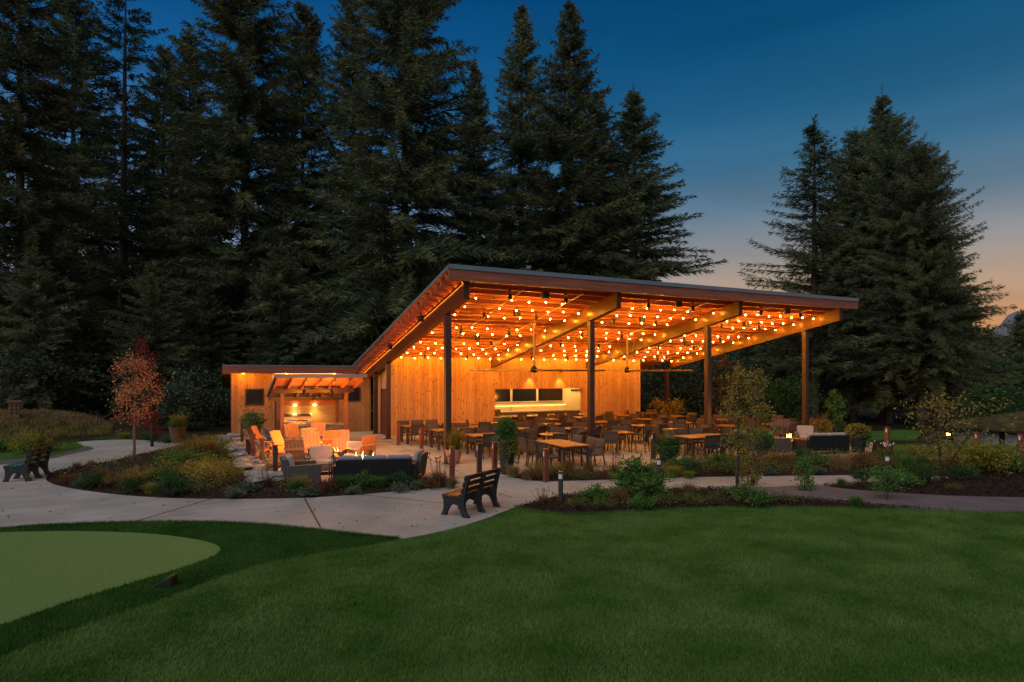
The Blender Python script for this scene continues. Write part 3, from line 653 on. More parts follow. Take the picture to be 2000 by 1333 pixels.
MB().tube([(-.4, -.31, .2), (.4, -.31, .2)], .018, 8).bar((-.38, -.31, .2), (-.38, -.25, .2), .02, .02).bar((.38, -.31, .2), (.38, -.25, .2), .02, .02).build('handle', m_steel, gr, smooth=True)
for k in range(4): MB().lathe([(.028, 0), (.028, .03)], 10).build('knob', m_dark, gr, loc=(-.4 + k * .26, -.285, .06)).rotation_euler = (R(90), 0, 0)
# ================================================================== FURNITURE
def face(fx, fy): return math.atan2(fx, -fy)          # rotation that turns local -Y to (fx, fy)
m_sling = M('grey_brown_sling_fabric', (.095, .07, .05), .85, .15, 30, .4, 220, spec=.1, objrand=.15)
m_chairleg = M('bronze_chair_frame', (.055, .035, .022), .4, .15, 3, .05, 80, spec=.5)
m_teak = M('teak_table_top', (.24, .10, .035), .45, .22, 2, .15, 40, stretch=(9, .8, 3))
def chair_proto(name, seat_h=.43, back_h=.88):
    t = thing(name, '', 'chair'); s = MB(); n = 6
    def sheet(pts, w, th=.018):
        b = MB(); 
        for a, c in zip(pts, pts[1:]): b.bar((0, *a), (0, *c), w, th, (0, 0, 1)) if abs(a[0] - c[0]) > abs(a[1] - c[1]) else b.bar((0, *a), (0, *c), th, w, (1, 0, 0))
        return b
    def strip(pts, w, th):
        vs = []
        for i, (y, z) in enumerate(pts):
            a = pts[max(i - 1, 0)]; c = pts[min(i + 1, len(pts) - 1)]; ty, tz = c[0] - a[0], c[1] - a[1]; q = math.hypot(ty, tz); ny_, nz_ = -tz / q * th / 2, ty / q * th / 2
            vs += [(-w / 2, y - ny_, z - nz_), (w / 2, y - ny_, z - nz_), (w / 2, y + ny_, z + nz_), (-w / 2, y + ny_, z + nz_)]
        b = MB(); m = len(pts); f = [(0, 1, 2, 3)] + [((m - 1) * 4 + 3, (m - 1) * 4 + 2, (m - 1) * 4 + 1, (m - 1) * 4)]
        for i in range(m - 1):
            for k in range(4): f.append((i * 4 + k, (i + 1) * 4 + k, (i + 1) * 4 + (k + 1) % 4, i * 4 + (k + 1) % 4))
        return b.add(vs, f)
    strip([(-.26, seat_h - .02), (-.22, seat_h), (0, seat_h - .02), (.2, seat_h - .01)], .48, .022).build('seat', m_sling, t)
    bk = strip([(.2, seat_h + .01), (.245, seat_h + .12), (.28, back_h - .1), (.32, back_h)], .48, .022).build('backrest', m_sling, t)
    for sx in (-1, 1):
        x = sx * .262
        MB().bar((x, -.24, 0), (x, -.24, seat_h + .21), .032, .032).build('leg', m_chairleg, t)
        MB().bar((x, .30, 0), (x, .22, seat_h + .03), .032, .032).bar((x, .22, seat_h + .02), (x, .325, back_h + .01), .03, .03).build('leg', m_chairleg, t)
        MB().bar((x, -.27, seat_h + .22), (x, .27, seat_h + .225), .045, .022).build('armrest', m_chairleg, t)
    MB().prism([(-.245, -.235), (.245, -.235), (.245, .225), (.215, .225), (.215, -.205), (-.215, -.205), (-.215, .225), (-.245, .225)], seat_h - .055, seat_h - .03).build('seat_frame', m_chairleg, t)
    return t
chr_ = chair_proto('dining_chair'); stool = chair_proto('counter_chair', .56, 1.0)
def table_proto(name, cat, kind):
    t = thing(name, '', cat)
    if kind == 'long':
        tb = MB()
        for k in range(7): tb.box((-.42 + k * .14, 0, .725), (.134, 1.9, .03))
        tb.build('tabletop', m_teak, t)
        MB().span((-.44, -.9, .66), (-.40, .9, .708)).span((.40, -.9, .66), (.44, .9, .708)).span((-.398, -.9, .66), (.398, -.86, .708)).span((-.398, .86, .66), (.398, .9, .708)).build('apron', m_chairleg, t)
        for sx in (-1, 1):
            for sy in (-1, 1): MB().box((sx * .43, sy * .88, .33), (.075, .075, .66)).build('leg', m_chairleg, t)
    else:
        tb = MB()
        if kind == 'round': tb.lathe([(.52, .71), (.54, .72), (.54, .735), (.53, .742)], 28)
        else:
            for k in range(6): tb.box((-.375 + k * .15, 0, .727), (.144, .9, .028))
        tb.build('tabletop', m_teak, t)
        MB().box((0, 0, .68), (.6, .06, .05)).box((0, 0, .68), (.06, .6, .052)).build('apron', m_chairleg, t)
        for a in range(4):
            c, s = math.cos(a * math.pi / 2 + math.pi / 4), math.sin(a * math.pi / 2 + math.pi / 4)
            MB().bar((c * .34, s * .34, .70), (c * .42, s * .42, 0), .05, .05).build('leg', m_chairleg, t)
    return t
tl, tr, ts = table_proto('long_table', 'table', 'long'), table_proto('round_table', 'table', 'round'), table_proto('square_table', 'table', 'square')
KID = {'long': tl, 'round': tr, 'square': ts}
ADJ = {'long': 'long teak table', 'round': 'round teak table', 'square': 'square teak table'}
# (kind, x, y, rotation, where)
TABLES = [
 ('long', 9.62, 16.45, 0, 'at the patio front beside the tall dark planter'),
 ('long', 15.3, 16.15, 90, 'just behind the black pot of grass'),
 ('long', 7.55, 24.6, 90, 'against the cedar wall at far left'),
 ('long', 8.15, 22.3, 90, 'second from the cedar wall at left'),
 ('long', 8.75, 19.9, 90, 'behind the terracotta pot'),
 ('round', 10.75, 18.95, 0, 'left of the middle front column'),
 ('square', 13.35, 18.55, 0, 'right of the second front column'),
 ('round', 16.1, 18.45, 0, 'beyond the black pot'),
 ('round', 12.7, 20.6, 0, 'centre of the hall, second row'),
 ('square', 16.0, 20.5, 0, 'second row under the long fan rod'),
 ('square', 19.3, 18.8, 0, 'right of the third front column'),
 ('round', 18.55, 21.0, 0, 'second row behind the third column'),
 ('square', 18.4, 23.3, 0, 'third row near the cedar corner'),
 ('square', 15.5, 22.9, 0, 'third row, right of centre'),
 ('square', 12.9, 22.8, 0, 'third row facing the hatch'),
 ('round', 10.5, 21.6, 0, 'second row, left of centre'),
 ('square', 10.6, 24.3, 0, 'back row left of the hatch'),
 ('square', 16.3, 25.6, 0, 'back row before the hatch'),
 ('square', 19.0, 25.9, 0, 'back row beneath the cedar corner'),
 ('square', 21.2, 24.2, 0, 'far right, deepest row'),
 ('round', 21.8, 21.4, 0, 'far right, middle row'),
 ('square', 21.6, 18.6, 0, 'far right, near the front'),
 ('square', 24.0, 23.2, 0, 'outside the last beam, deepest'),
 ('square', 24.1, 20.0, 0, 'outside the last beam, behind the flame'),
 ('square', 14.0, 25.3, 0, 'back row close to the hatch chairs'),
 ('square', 21.2, 26.7, 0, 'rearmost, right of the cedar corner')]
rt = random.Random(11)
for kind, x, y, rot, where in TABLES:
    lab = f'{ADJ[kind]} {where}'
    place(KID[kind], USED, (x, y, .03), R(rot), lab, 'teak dining tables under the roof')
    if kind == 'long':
        spots = []
        for k in range(3):
            for sd in (-1, 1): spots.append((sd * .78, (k - 1) * .62, sd))
        if where.startswith('just behind'): spots = [s for s in spots if not (s[2] == 1 and s[1] > .5)] if False else spots
        for sx, sy, sd in spots:
            c, s = math.cos(R(rot)), math.sin(R(rot)); wx, wy = x + c * sx - s * sy, y + s * sx + c * sy
            fx, fy = c * -sd, s * -sd
            if rot == 90: side = 'near' if wy < y else 'far'; pos = ['left', 'middle', 'right'][1 - round(sy / .62)]
            else: side = 'left' if wx < x else 'right'; pos = ['front', 'middle', 'rear'][round(sy / .62) + 1]
            place(chr_, USED, (wx + rt.uniform(-.04, .04), wy + rt.uniform(-.06, .06), .03), face(fx, fy) + rt.uniform(-.1, .1),
                  f'dark chair, {side} side {pos}, of table {where}', 'dark sling dining chairs')
    else:
        diag = kind == 'square' and (where.startswith('right of the second') or rt.random() < .35)
        a0 = 45 if diag else 0
        nn = 6 if kind == 'round' else 4
        for k in range(nn):
            a = R(a0 + 360 / nn * k + rt.uniform(-12, 12)); dx, dy = math.cos(a), math.sin(a); rr_ = .82 + rt.uniform(0, .14) if kind == 'round' else .74 + rt.uniform(0, .16)
            side = ['right', 'far right', 'far left', 'left', 'near left', 'near right'][k] if nn == 6 else (['far right', 'far left', 'near left', 'near right'] if diag else ['right', 'far', 'left', 'near'])[k]
            place(chr_, USED, (x + dx * rr_, y + dy * rr_, .03), face(-dx, -dy) + rt.uniform(-.25, .25),
                  f'dark chair at {side} side of table {where}', 'dark sling dining chairs')
for k, px in enumerate((1043, 1085, 1118, 1143)):
    x, y = D(px, 28.55 + k * .55)
    place(stool, USED, (x, 26.95, .03), face(.1 * (k - 1), 1), f'tall dark counter chair facing the serving hatch, {ORD[k]} from the left', 'tall chairs along the serving hatch')
# ---- adirondack chairs
m_adir = M('honey_toned_resin_planks', (.42, .20, .09), .6, .15, 3, .15, 40, stretch=(8, 1, 1), objrand=.08)
m_adird = M('slate_grey_resin_planks', (.10, .11, .125), .6, .15, 3, .15, 40, objrand=.1)
def adir_proto(name, mat):
    t = thing(name, '', 'lounge chair')
    b = MB(); q = R(24); uy, uz = math.sin(q), math.cos(q)
    for k in range(5):
        x = (k - 2) * .112; ln = .80 - abs(k - 2) * .012
        b.bar((x, .20, .30), (x, .20 + uy * ln, .30 + uz * ln), .02, .104, (1, 0, 0))
    b.build('backrest', mat, t, bevel=.004)
    b = MB().bar((-.29, .27, .37), (.29, .27, .37), .03, .07).bar((-.29, .43, .72), (.29, .43, .72), .03, .07)
    b.build('back_brace', mat, t)
    b = MB()
    for k in range(5): b.bar((-.28, -.28 + k * .115, .38 - k * .022), (.28, -.28 + k * .115, .38 - k * .022), .105, .02)
    b.build('seat', mat, t, bevel=.004)
    for sx in (-1, 1):
        x = sx * .30
        MB().bar((x, -.30, 0), (x, -.30, .56), .03, .09, (0, 1, 0)).build('leg', mat, t)
        MB().bar((x, -.32, .36), (x, .58, .03), .03, .10, (0, 0, 1)).build('side_rail', mat, t)
        MB().box((x * 1.08, -.05, .575), (.13, .74, .024)).build('armrest', mat, t, bevel=.008)
    return t
ad, add = adir_proto('adirondack_chair', m_adir), adir_proto('adirondack_chair', m_adird)
FIRES = []
ADS = [  # px, d, facing (world), dark?, label
 (523, 21.9, (.9, -.35), 0, 'honey coloured adirondack chair furthest left, facing the shelter fire'),
 (562, 20.0, (.75, -.6), 0, 'tan adirondack chair left of the middle fire, back turned to the cedar wall'),
 (580, 22.6, (.35, -.9), 0, 'tan adirondack chair in front of the grill counter, left of the pair there'),
 (617, 22.9, (-.3, -.9), 0, 'tan adirondack chair in front of the grill counter, right of the pair there'),
 (614, 19.4, (.1, -1), 0, 'tall tan adirondack chair in the middle facing the lawn'),
 (664, 19.9, (-.25, -1), 0, 'tall tan adirondack chair right of the middle, facing the lawn'),
 (645, 20.6, (.05, .95), 0, 'short looking adirondack chair behind the twin flames'),
 (644, 22.2, (-.35, .9), 1, 'dark slatted adirondack chair near the counter, seen from behind'),
 (603, 21.6, (.1, 1), 1, 'dark slatted adirondack chair with flames showing through its back'),
 (706, 18.9, (-.35, .85), 0, 'bright orange lit slatted adirondack chair at the right end, seen from behind'),
 (580, 17.9, (.25, .95), 0, 'slatted tan adirondack chair seen from behind, beside the wicker armchair'),
 (546, 21.4, (.9, .3), 1, 'grey adirondack chair in shadow between the two left chairs'),
 (536, 17.4, (.98, .15), 0, 'adirondack chair in profile behind the dark post'),
 (507, 20.8, (.95, .2), 0, 'adirondack chair in profile at the far left post row'),
]
for px, d, f, dk, lab in ADS:
    x, y = D(px, d); place(add if dk else ad, USED, (x, y, .03), face(*f), lab, 'adirondack chairs around the fires')
# ---- fire pits
m_fireconc = M('cast_concrete_bowl', (.20, .17, .15), .8, .2, 3, .3)
m_flame = emit('burning_gas_flame', (1, .42, .07), 14)
def firepit(px, d, label, w, h, fl, energy, e_off=.65):
    x, y = D(px, d); t = thing('fire_table', label, 'fire pit', (x, y, .03), R(20), 'gas fire tables')
    MB().prism([(-w, -w * .6), (w, -w * .6), (w, w * .6), (-w, w * .6)], .02, h - .05).build('base', m_fireconc, t, bevel=.02)
    MB().prism([(-w * 1.12, -w * .72), (w * 1.12, -w * .72), (w * 1.12, w * .72), (-w * 1.12, w * .72)], h - .049, h).build('table_top', m_fireconc, t, bevel=.01)
    b = MB(); rg = random.Random(px)
    for k in range(14): b.lathe([(.03, 0), (.04, .025), (.02, .05)], 6, (rg.uniform(-w * .6, w * .6), rg.uniform(-w * .3, w * .3), h))
    b.build('lava_rock', m_dark, t)
    for k in range(fl):
        fx = (k - (fl - 1) / 2) * w * .42 + rg.uniform(-.03, .03); hh = rg.uniform(.12, .27); b = MB()
        b.lathe([(.010, 0), (.022, .03), (.018, .09), (.008, hh * .75), (.002, hh)], 8, (fx, rg.uniform(-.05, .05), h + .03))
        b.v = [(v[0] + .03 * math.sin((v[2] - h) * 16 + k), v[1], v[2]) for v in b.v]
        b.build('flame', m_flame, t, smooth=True)
    lamp('flame_light', 'POINT', (0, 0, h + e_off), energy * 3.2, (1, .30, .035), .12, t)
firepit(602, 20.4, 'fire table with tall flames amid the adirondack chairs', .32, .42, 4, 80)
firepit(651, 18.9, 'fire table with two upright flames behind the sofas', .32, .42, 3, 62)
firepit(709, 17.2, 'fire table with low flame behind the black wicker sofa', .36, .42, 5, 42)
firepit(1541, 22.7, 'small fire table with bright flame at the right lounge', .34, .42, 5, 26)
# ---- wicker sofas and armchairs
m_wick = M('black_woven_wicker', (.016, .016, .018), .55, .4, 60, 1.0, 90, stretch=(1, 1, 3))
m_wickg = M('grey_woven_wicker', (.085, .072, .065), .65, .35, 60, 1.0, 90, stretch=(1, 1, 3))
m_cush = M('pale_grey_cushion', (.30, .26, .235), .9, .08, 6, .3, 160, spec=.1)
m_cushd = M('slate_blue_cushion', (.16, .18, .23), .9, .08, 6, .3, 160, spec=.1)
def sofa_proto(name, cat, w, mat, cush, n):
    t = thing(name, '', cat); z0 = .12
    MB().span((-w / 2 + .12, -.40, z0), (w / 2 - .12, .36, .30)).build('base', mat, t, bevel=.015)
    b = MB()
    b.prism([(.30, z0 + .02), (.42, z0 + .02), (.50, .70), (.40, .70)], -w / 2 + .1, w / 2 - .1, Matrix(((0, 0, 1, 0), (1, 0, 0, 0), (0, 1, 0, 0), (0, 0, 0, 1))))
    k = int(w / .055)
    for i in range(k): b.bar((-w / 2 + .13 + i * .055, .428, z0 + .04), (-w / 2 + .13 + i * .055, .505, .685), .014, .022, (1, 0, 0))
    b.build('backrest', mat, t)
    for sx in (-1, 1):
        MB().box((sx * (w / 2 - .06), -.02, .29), (.12, .84, .50)).build('armrest', mat, t, bevel=.015)
        for sy in (-1, 1): MB().box((sx * (w / 2 - .07), sy * .36 - .02, .02), (.06, .06, .08)).build('leg', m_dark, t)
    cw = (w - .26) / n
    for i in range(n):
        x = -w / 2 + .13 + cw * (i + .5)
        MB().box((x, -.06, .37), (cw - .015, .66, .13)).build('seat_cushion', cush, t, bevel=.04)
        MB().box((0, 0, 0), (cw - .015, .15, .40), Matrix.Rotation(-.2, 3, 'X')).build('back_cushion', cush, t, loc=(x, .29, .585), bevel=.045)
    return t
def sofa(name, cat, px, d, f, w, mat, cush, n, label, group=None):
    x, y = D(px, d); t = sofa_proto(name, cat, w, mat, cush, n); t['label'] = label; t.location = (x, y, .03); t.rotation_euler = (0, 0, face(*f))
    if group: t['group'] = group
RTv, FWv = (CA, -SA), (SA, CA)
def cf(r, f): return (RTv[0] * r + FWv[0] * f, RTv[1] * r + FWv[1] * f)     # facing given as right / away
sofa('wicker_sofa', 'sofa', 733, 16.0, cf(-.18, .98), 2.15, m_wick, m_cushd, 3, 'black wicker sofa with slate cushions seen from behind at the patio edge')
sofa('wicker_armchair', 'armchair', 589, 16.0, cf(.9, .45), .92, m_wickg, m_cush, 1, 'grey wicker armchair side on, left of the black sofa')
sofa('wicker_armchair', 'armchair', 628, 17.5, cf(.35, -.93), .95, m_wickg, m_cush, 1, 'cushioned armchair glowing orange, facing the lawn left of the black sofa')
sofa('wicker_loveseat', 'sofa', 695, 18.7, cf(.05, -1), .98, m_wickg, m_cush, 1, 'cushioned chair lit orange behind the low flame')
sofa('wicker_armchair', 'armchair', 797, 16.9, cf(-.95, .1), .92, m_wickg, m_cush, 1, 'grey wicker armchair turned sideways at the right end of the black sofa')
sofa('wicker_sofa', 'sofa', 1604, 22.0, cf(-.15, .98), 1.75, m_wick, m_cush, 2, 'black wicker sofa with pale cushions beside the right column')
sofa('wicker_armchair', 'armchair', 1510, 22.6, cf(.75, .25), .9, m_wickg, m_cush, 1, 'brown wicker armchair just left of the right hand flame')
sofa('wicker_armchair', 'armchair', 1457, 23.0, cf(.6, .6), .9, m_wickg, m_cush, 1, 'wicker armchair seen from behind between the two slim young trees')
sofa('wicker_armchair', 'armchair', 1575, 24.4, cf(-.3, -.9), .9, m_wickg, m_cush, 1, 'wicker armchair behind the right hand black sofa, facing the flame')
# two extra loose chairs at the right lounge
for k, (px, d) in enumerate(((1522, 25.2), (1548, 25.0))):
    x, y = D(px, d); place(chr_, USED, (x, y, .03), face(*cf(-.2, -.9)), f'dark sling chair standing free behind the right hand fire table, {["left", "right"][k]} of two', 'dark sling dining chairs')
# ---- park benches
m_cast = M('black_cast_iron', (.008, .009, .009), .5, .25, 8, .15, 60, spec=.5)
m_slat = M('worn_brown_bench_slat', (.24, .085, .035), .6, .3, 3, .3, 30, stretch=(1, 8, 8))
m_slatg = M('weathered_green_bench_slat', (.03, .11, .105), .55, .25, 3, .3, 30, stretch=(1, 8, 8))
m_slatd = M('dark_stained_bench_slat', (.035, .03, .022), .55, .3, 3, .3, 30, stretch=(1, 8, 8))
prof = [(-.075, 0), (.055, 0), (.07, .05), (.11, .14), (.17, .215), (.26, .25), (.35, .235), (.41, .17), (.45, .08), (.48, 0), (.645, 0), (.61, .05), (.55, .12), (.525, .24), (.535, .38), (.565, .52), (.60, .66), (.63, .76), (.645, .82), (.64, .865), (.605, .885), (.565, .86), (.545, .79), (.52, .67), (.49, .55), (.455, .455), (.40, .415), (.20, .405), (.05, .425), (0, .45), (-.035, .44), (-.045, .40), (-.01, .33), (.0, .22), (-.015, .10)]
def bench_proto(L, slat_seat, slat_back):
    t = thing('park_bench', '', 'bench'); mt = Matrix(((0, 0, 1, 0), (1, 0, 0, -.3), (0, 1, 0, 0), (0, 0, 0, 1)))
    for x in (-L / 2, 0, L / 2): MB().prism(prof, x - .04, x + .04, mt).build('frame', m_cast, t, bevel=.008)
    b = MB()
    for k in range(4): b.box((0, -.3 + .045 + k * .105, .445 - .012 * (1.5 - abs(k - 1.5))), (L + .12, .088, .036))
    b.build('seat', slat_seat, t, bevel=.006)
    b = MB()
    for k in range(3):
        z = .545 + k * .135; y = -.3 + .455 + (z - .46) * .30; b.box((0, y - .0, z), (L + .12, .036, .095), Matrix.Rotation(R(-15), 3, 'X'))
    b.build('backrest', slat_back, t, bevel=.006)
    return t
bn = bench_proto(1.18, m_slat, m_slatd); bn2 = bench_proto(1.0, m_slatg, m_slatd)
place(bn, USED, (4.71, 11.87, .034), face(-.55, .83), 'park bench with orange brown slats and black iron frames on the path by the lawn')
place(bn2, USED, (-5.17, 20.93, .034), face(*cf(-.97, -.225)), 'park bench with teal seat slats and black iron frames at the left edge path')
# ---- posts
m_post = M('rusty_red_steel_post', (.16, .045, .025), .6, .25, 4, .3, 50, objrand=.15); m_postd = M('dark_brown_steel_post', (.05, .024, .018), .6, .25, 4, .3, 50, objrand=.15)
m_slot = M('pale_lens_strip', (.5, .5, .48), .4, .05, 4, 0)
def post_proto(mat):
    t = thing('bollard_post', '', 'bollard')
    MB().box((0, 0, .45), (.13, .13, .90)).build('post', mat, t, bevel=.008)
    MB().box((0, 0, .91), (.14, .14, .02)).build('cap', mat, t)
    MB().box((-.067, 0, .78), (.006, .05, .13)).build('light_slot', m_slot, t)
    return t
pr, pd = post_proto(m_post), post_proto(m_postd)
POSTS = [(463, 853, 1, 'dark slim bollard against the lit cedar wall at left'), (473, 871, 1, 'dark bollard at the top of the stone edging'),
 (484, 897, 1, 'near black bollard beside the two red ones, left end'), (495, 902, 0, 'bright rust red bollard by the stone edging, further of two'),
 (511, 915, 0, 'bright rust red bollard by the stone edging, nearer of two'), (538, 934, 1, 'nearly black bollard at the patio corner left of the wicker armchair'),
 (778, 871, 0, 'red bollard beside the left wall table, further of two there'), (823, 885, 0, 'red bollard with pale light slot left of the terracotta pot'),
 (883, 938, 0, 'red bollard in front of the terracotta pot'), (936, 928, 1, 'dark purple brown bollard behind the front bench'),
 (966, 924, 0, 'red brown bollard touching the tall dark planter'), (1066, 944, 0, 'red bollard standing alone by the path near the long table'),
 (1276, 899, 1, 'dark bollard at the left of the black pot'), (1413, 901, 1, 'dark bollard in front of the right long table chairs'),
 (1733, 882, 0, 'red bollard among white flowers at the right'), (1908, 897, 0, 'red bollard in front of the far lawn'), (1993, 902, 0, 'red bollard at the right edge of the view')]
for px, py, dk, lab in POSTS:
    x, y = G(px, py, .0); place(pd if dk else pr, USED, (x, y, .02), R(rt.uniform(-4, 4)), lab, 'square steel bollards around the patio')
m_bol = M('charcoal_path_light_metal', (.03, .035, .04), .45, .15, 4, .05)
def plight():
    t = thing('path_light', '', 'bollard light')
    MB().lathe([(.055, 0), (.055, .58), (.05, .585)], 16).build('stem', m_bol, t, smooth=False)
    MB().lathe([(.048, .586), (.048, .70)], 16).build('diffuser', m_slot, t)
    MB().lathe([(.058, .701), (.06, .71), (.06, .74), (.05, .75)], 16).build('cap', m_bol, t)
    return t
pl = plight()
for px, py, lab in ((1095, 988, 'charcoal path light with white collar beside the front bench'), (1287, 953, 'charcoal path light half hidden by the rhododendron'), (1733, 944, 'charcoal path light with white collar by the right mulch bed')):
    x, y = G(px, py); place(pl, USED, (x, y, .03), .3, lab, 'cylindrical path lights')
# wedge floodlight on the turf
x, y = G(323, 1148)
fw = thing('lawn_floodlight', 'small black wedge floodlight on the turf beside the putting green', 'floodlight', (x, y, .018), R(-20))
MB().prism([(-.11, 0), (.13, 0), (.13, .16), (-.11, .05)], -.09, .09, Matrix(((1, 0, 0, 0), (0, 0, 1, 0), (0, 1, 0, 0), (0, 0, 0, 1)))).build('housing', m_dark, fw, bevel=.01)
MB().bar((-.10, 0, .062), (.12, 0, .165), .15, .004).build('lens', m_glass, fw)
MB().tube([(0, 0, -.05), (0, 0, .01)], .02, 6).build('stake', m_dark, fw)
# wooden marker on the left
x, y = G(28, 852)
mk = thing('trail_marker', 'small wooden marker box with cut out symbols on the dry grass', 'marker', (x, y, hgt(np.array(x), np.array(y)).item()), .2)
m_mk = M('rustic_marker_wood', (.16, .08, .05), .8, .25, 4, .3)
MB().box((0, 0, .4), (.4, .4, .8)).build('post', m_mk, mk, bevel=.01); MB().box((0, 0, .84), (.52, .52, .07)).build('cap', m_mk, mk)
b = MB()
for i in range(2):
    for j in range(3): b.box((-.09 + i * .18, -.203, .3 + j * .17), (.07, .008, .09))
b.build('cut_out', m_dark, mk)
# ---- stone edging
se = thing('stone_edging', 'edging of flat stacked fieldstones between the planted island and the patio', 'stone edging', (*G(480, 895), 0))
ox, oy = G(480, 895); m_rock = M('pale_fieldstone', (.24, .21, .195), .85, .35, 2.5, .9, 14); m_rockb = M('blue_grey_fieldstone', (.16, .175, .21), .85, .3, 2.5, .9, 14)
rk = random.Random(8); line = [(446, 857), (452, 868), (460, 880), (470, 893), (480, 905), (490, 917), (503, 928), (520, 938), (536, 945)]
lw = smoothpoly(PXY(line), 2)
for i in range(34):
    q = lw[int(i / 34 * len(lw))]; lay = i % 2
    c = (q[0] - ox + rk.uniform(-.45, .22), q[1] - oy + rk.uniform(-.3, .3), .08 + lay * .12)
    bm = bmesh.new(); bmesh.ops.create_icosphere(bm, subdivisions=2, radius=1)
    sx, sy, sz = rk.uniform(.22, .42), rk.uniform(.17, .3), rk.uniform(.07, .13); ph = [rk.uniform(0, 6) for _ in range(4)]
    for v in bm.verts:
        k = 1 + .16 * math.sin(v.co.x * 4 + ph[0]) + .14 * math.sin(v.co.y * 5 + ph[1]) + .1 * math.sin(v.co.z * 6 + ph[2])
        v.co = Vector((max(-.8, min(.8, v.co.x * k)) * sx * 1.15, max(-.8, min(.8, v.co.y * k)) * sy * 1.15, max(-.72, min(.72, v.co.z * k)) * sz * 1.2))
    me = bpy.data.meshes.new('stone'); bm.to_mesh(me); bm.free(); me.materials.append(m_rockb if rk.random() < .3 else m_rock)
    o = bpy.data.objects.new('stone', me); COL.objects.link(o); o.parent = se; o.location = c; o.rotation_euler = (rk.uniform(-.1, .1), rk.uniform(-.1, .1), rk.uniform(0, 3))
# ---- mossy roofed low building at right, on lower ground
x0, y0 = D(1868, 44); x1_, y1_ = D(2010, 40.5); zf = -3.75
mo = thing('mossy_building', 'low white building with a mossy brown roof beyond the far lawn', 'building', (x0, y0, zf), math.atan2(y1_ - y0, x1_ - x0))
m_moss = M('mossy_shingle_roof', (.06, .035, .016), .9, .5, 1.6, 1, 14, col2=(.085, .07, .02)); m_white = M('pale_painted_wall', (.50, .50, .54), .7, .08, 2, .1)
MB().span((-.6, 0, -.6), (16, 7, 2.65)).build('wall', m_white, mo)
for k in range(6): MB().span((-.6 + k * 3.2, -.06, -.6), (-.3 + k * 3.2, -.002, 2.65)).build('post', m_column, mo)
hz = 5.3
MB().add([(-1.6, -1.0, 2.85), (18, -1.0, 2.85), (18, 8.4, 2.85), (-1.6, 8.4, 2.85), (8.5, 3.7, hz), (14, 3.7, hz), (-1.6, -1.0, 2.70), (18, -1.0, 2.70), (18, 8.4, 2.70), (-1.6, 8.4, 2.70)],
         [(0, 1, 5, 4), (1, 2, 5), (2, 3, 4, 5), (3, 0, 4), (6, 9, 8, 7), (0, 6, 7, 1), (1, 7, 8, 2), (2, 8, 9, 3), (3, 9, 6, 0)]).build('roof', m_moss, mo)
x, y = D(1852, 33); zg = hgt(np.array(x), np.array(y)).item()
lpst = thing('lamp_post', 'lit globe lamp on a short post left of the mossy building', 'lamp', (x, y, zg)); hz = CAMZ - (849 - HOR) / FPX * 33 - zg
MB().lathe([(.06, 0), (.04, .1), (.03, hz - .12), (.05, hz - .1)], 10).build('post', m_bol, lpst)
MB().lathe([(.02, hz - .1), (.08, hz - .05), (.10, hz), (.08, hz + .06), (.02, hz + .1)], 14).build('globe', emit('lit_lamp_globe', (1, .45, .08), 22), lpst, smooth=True)
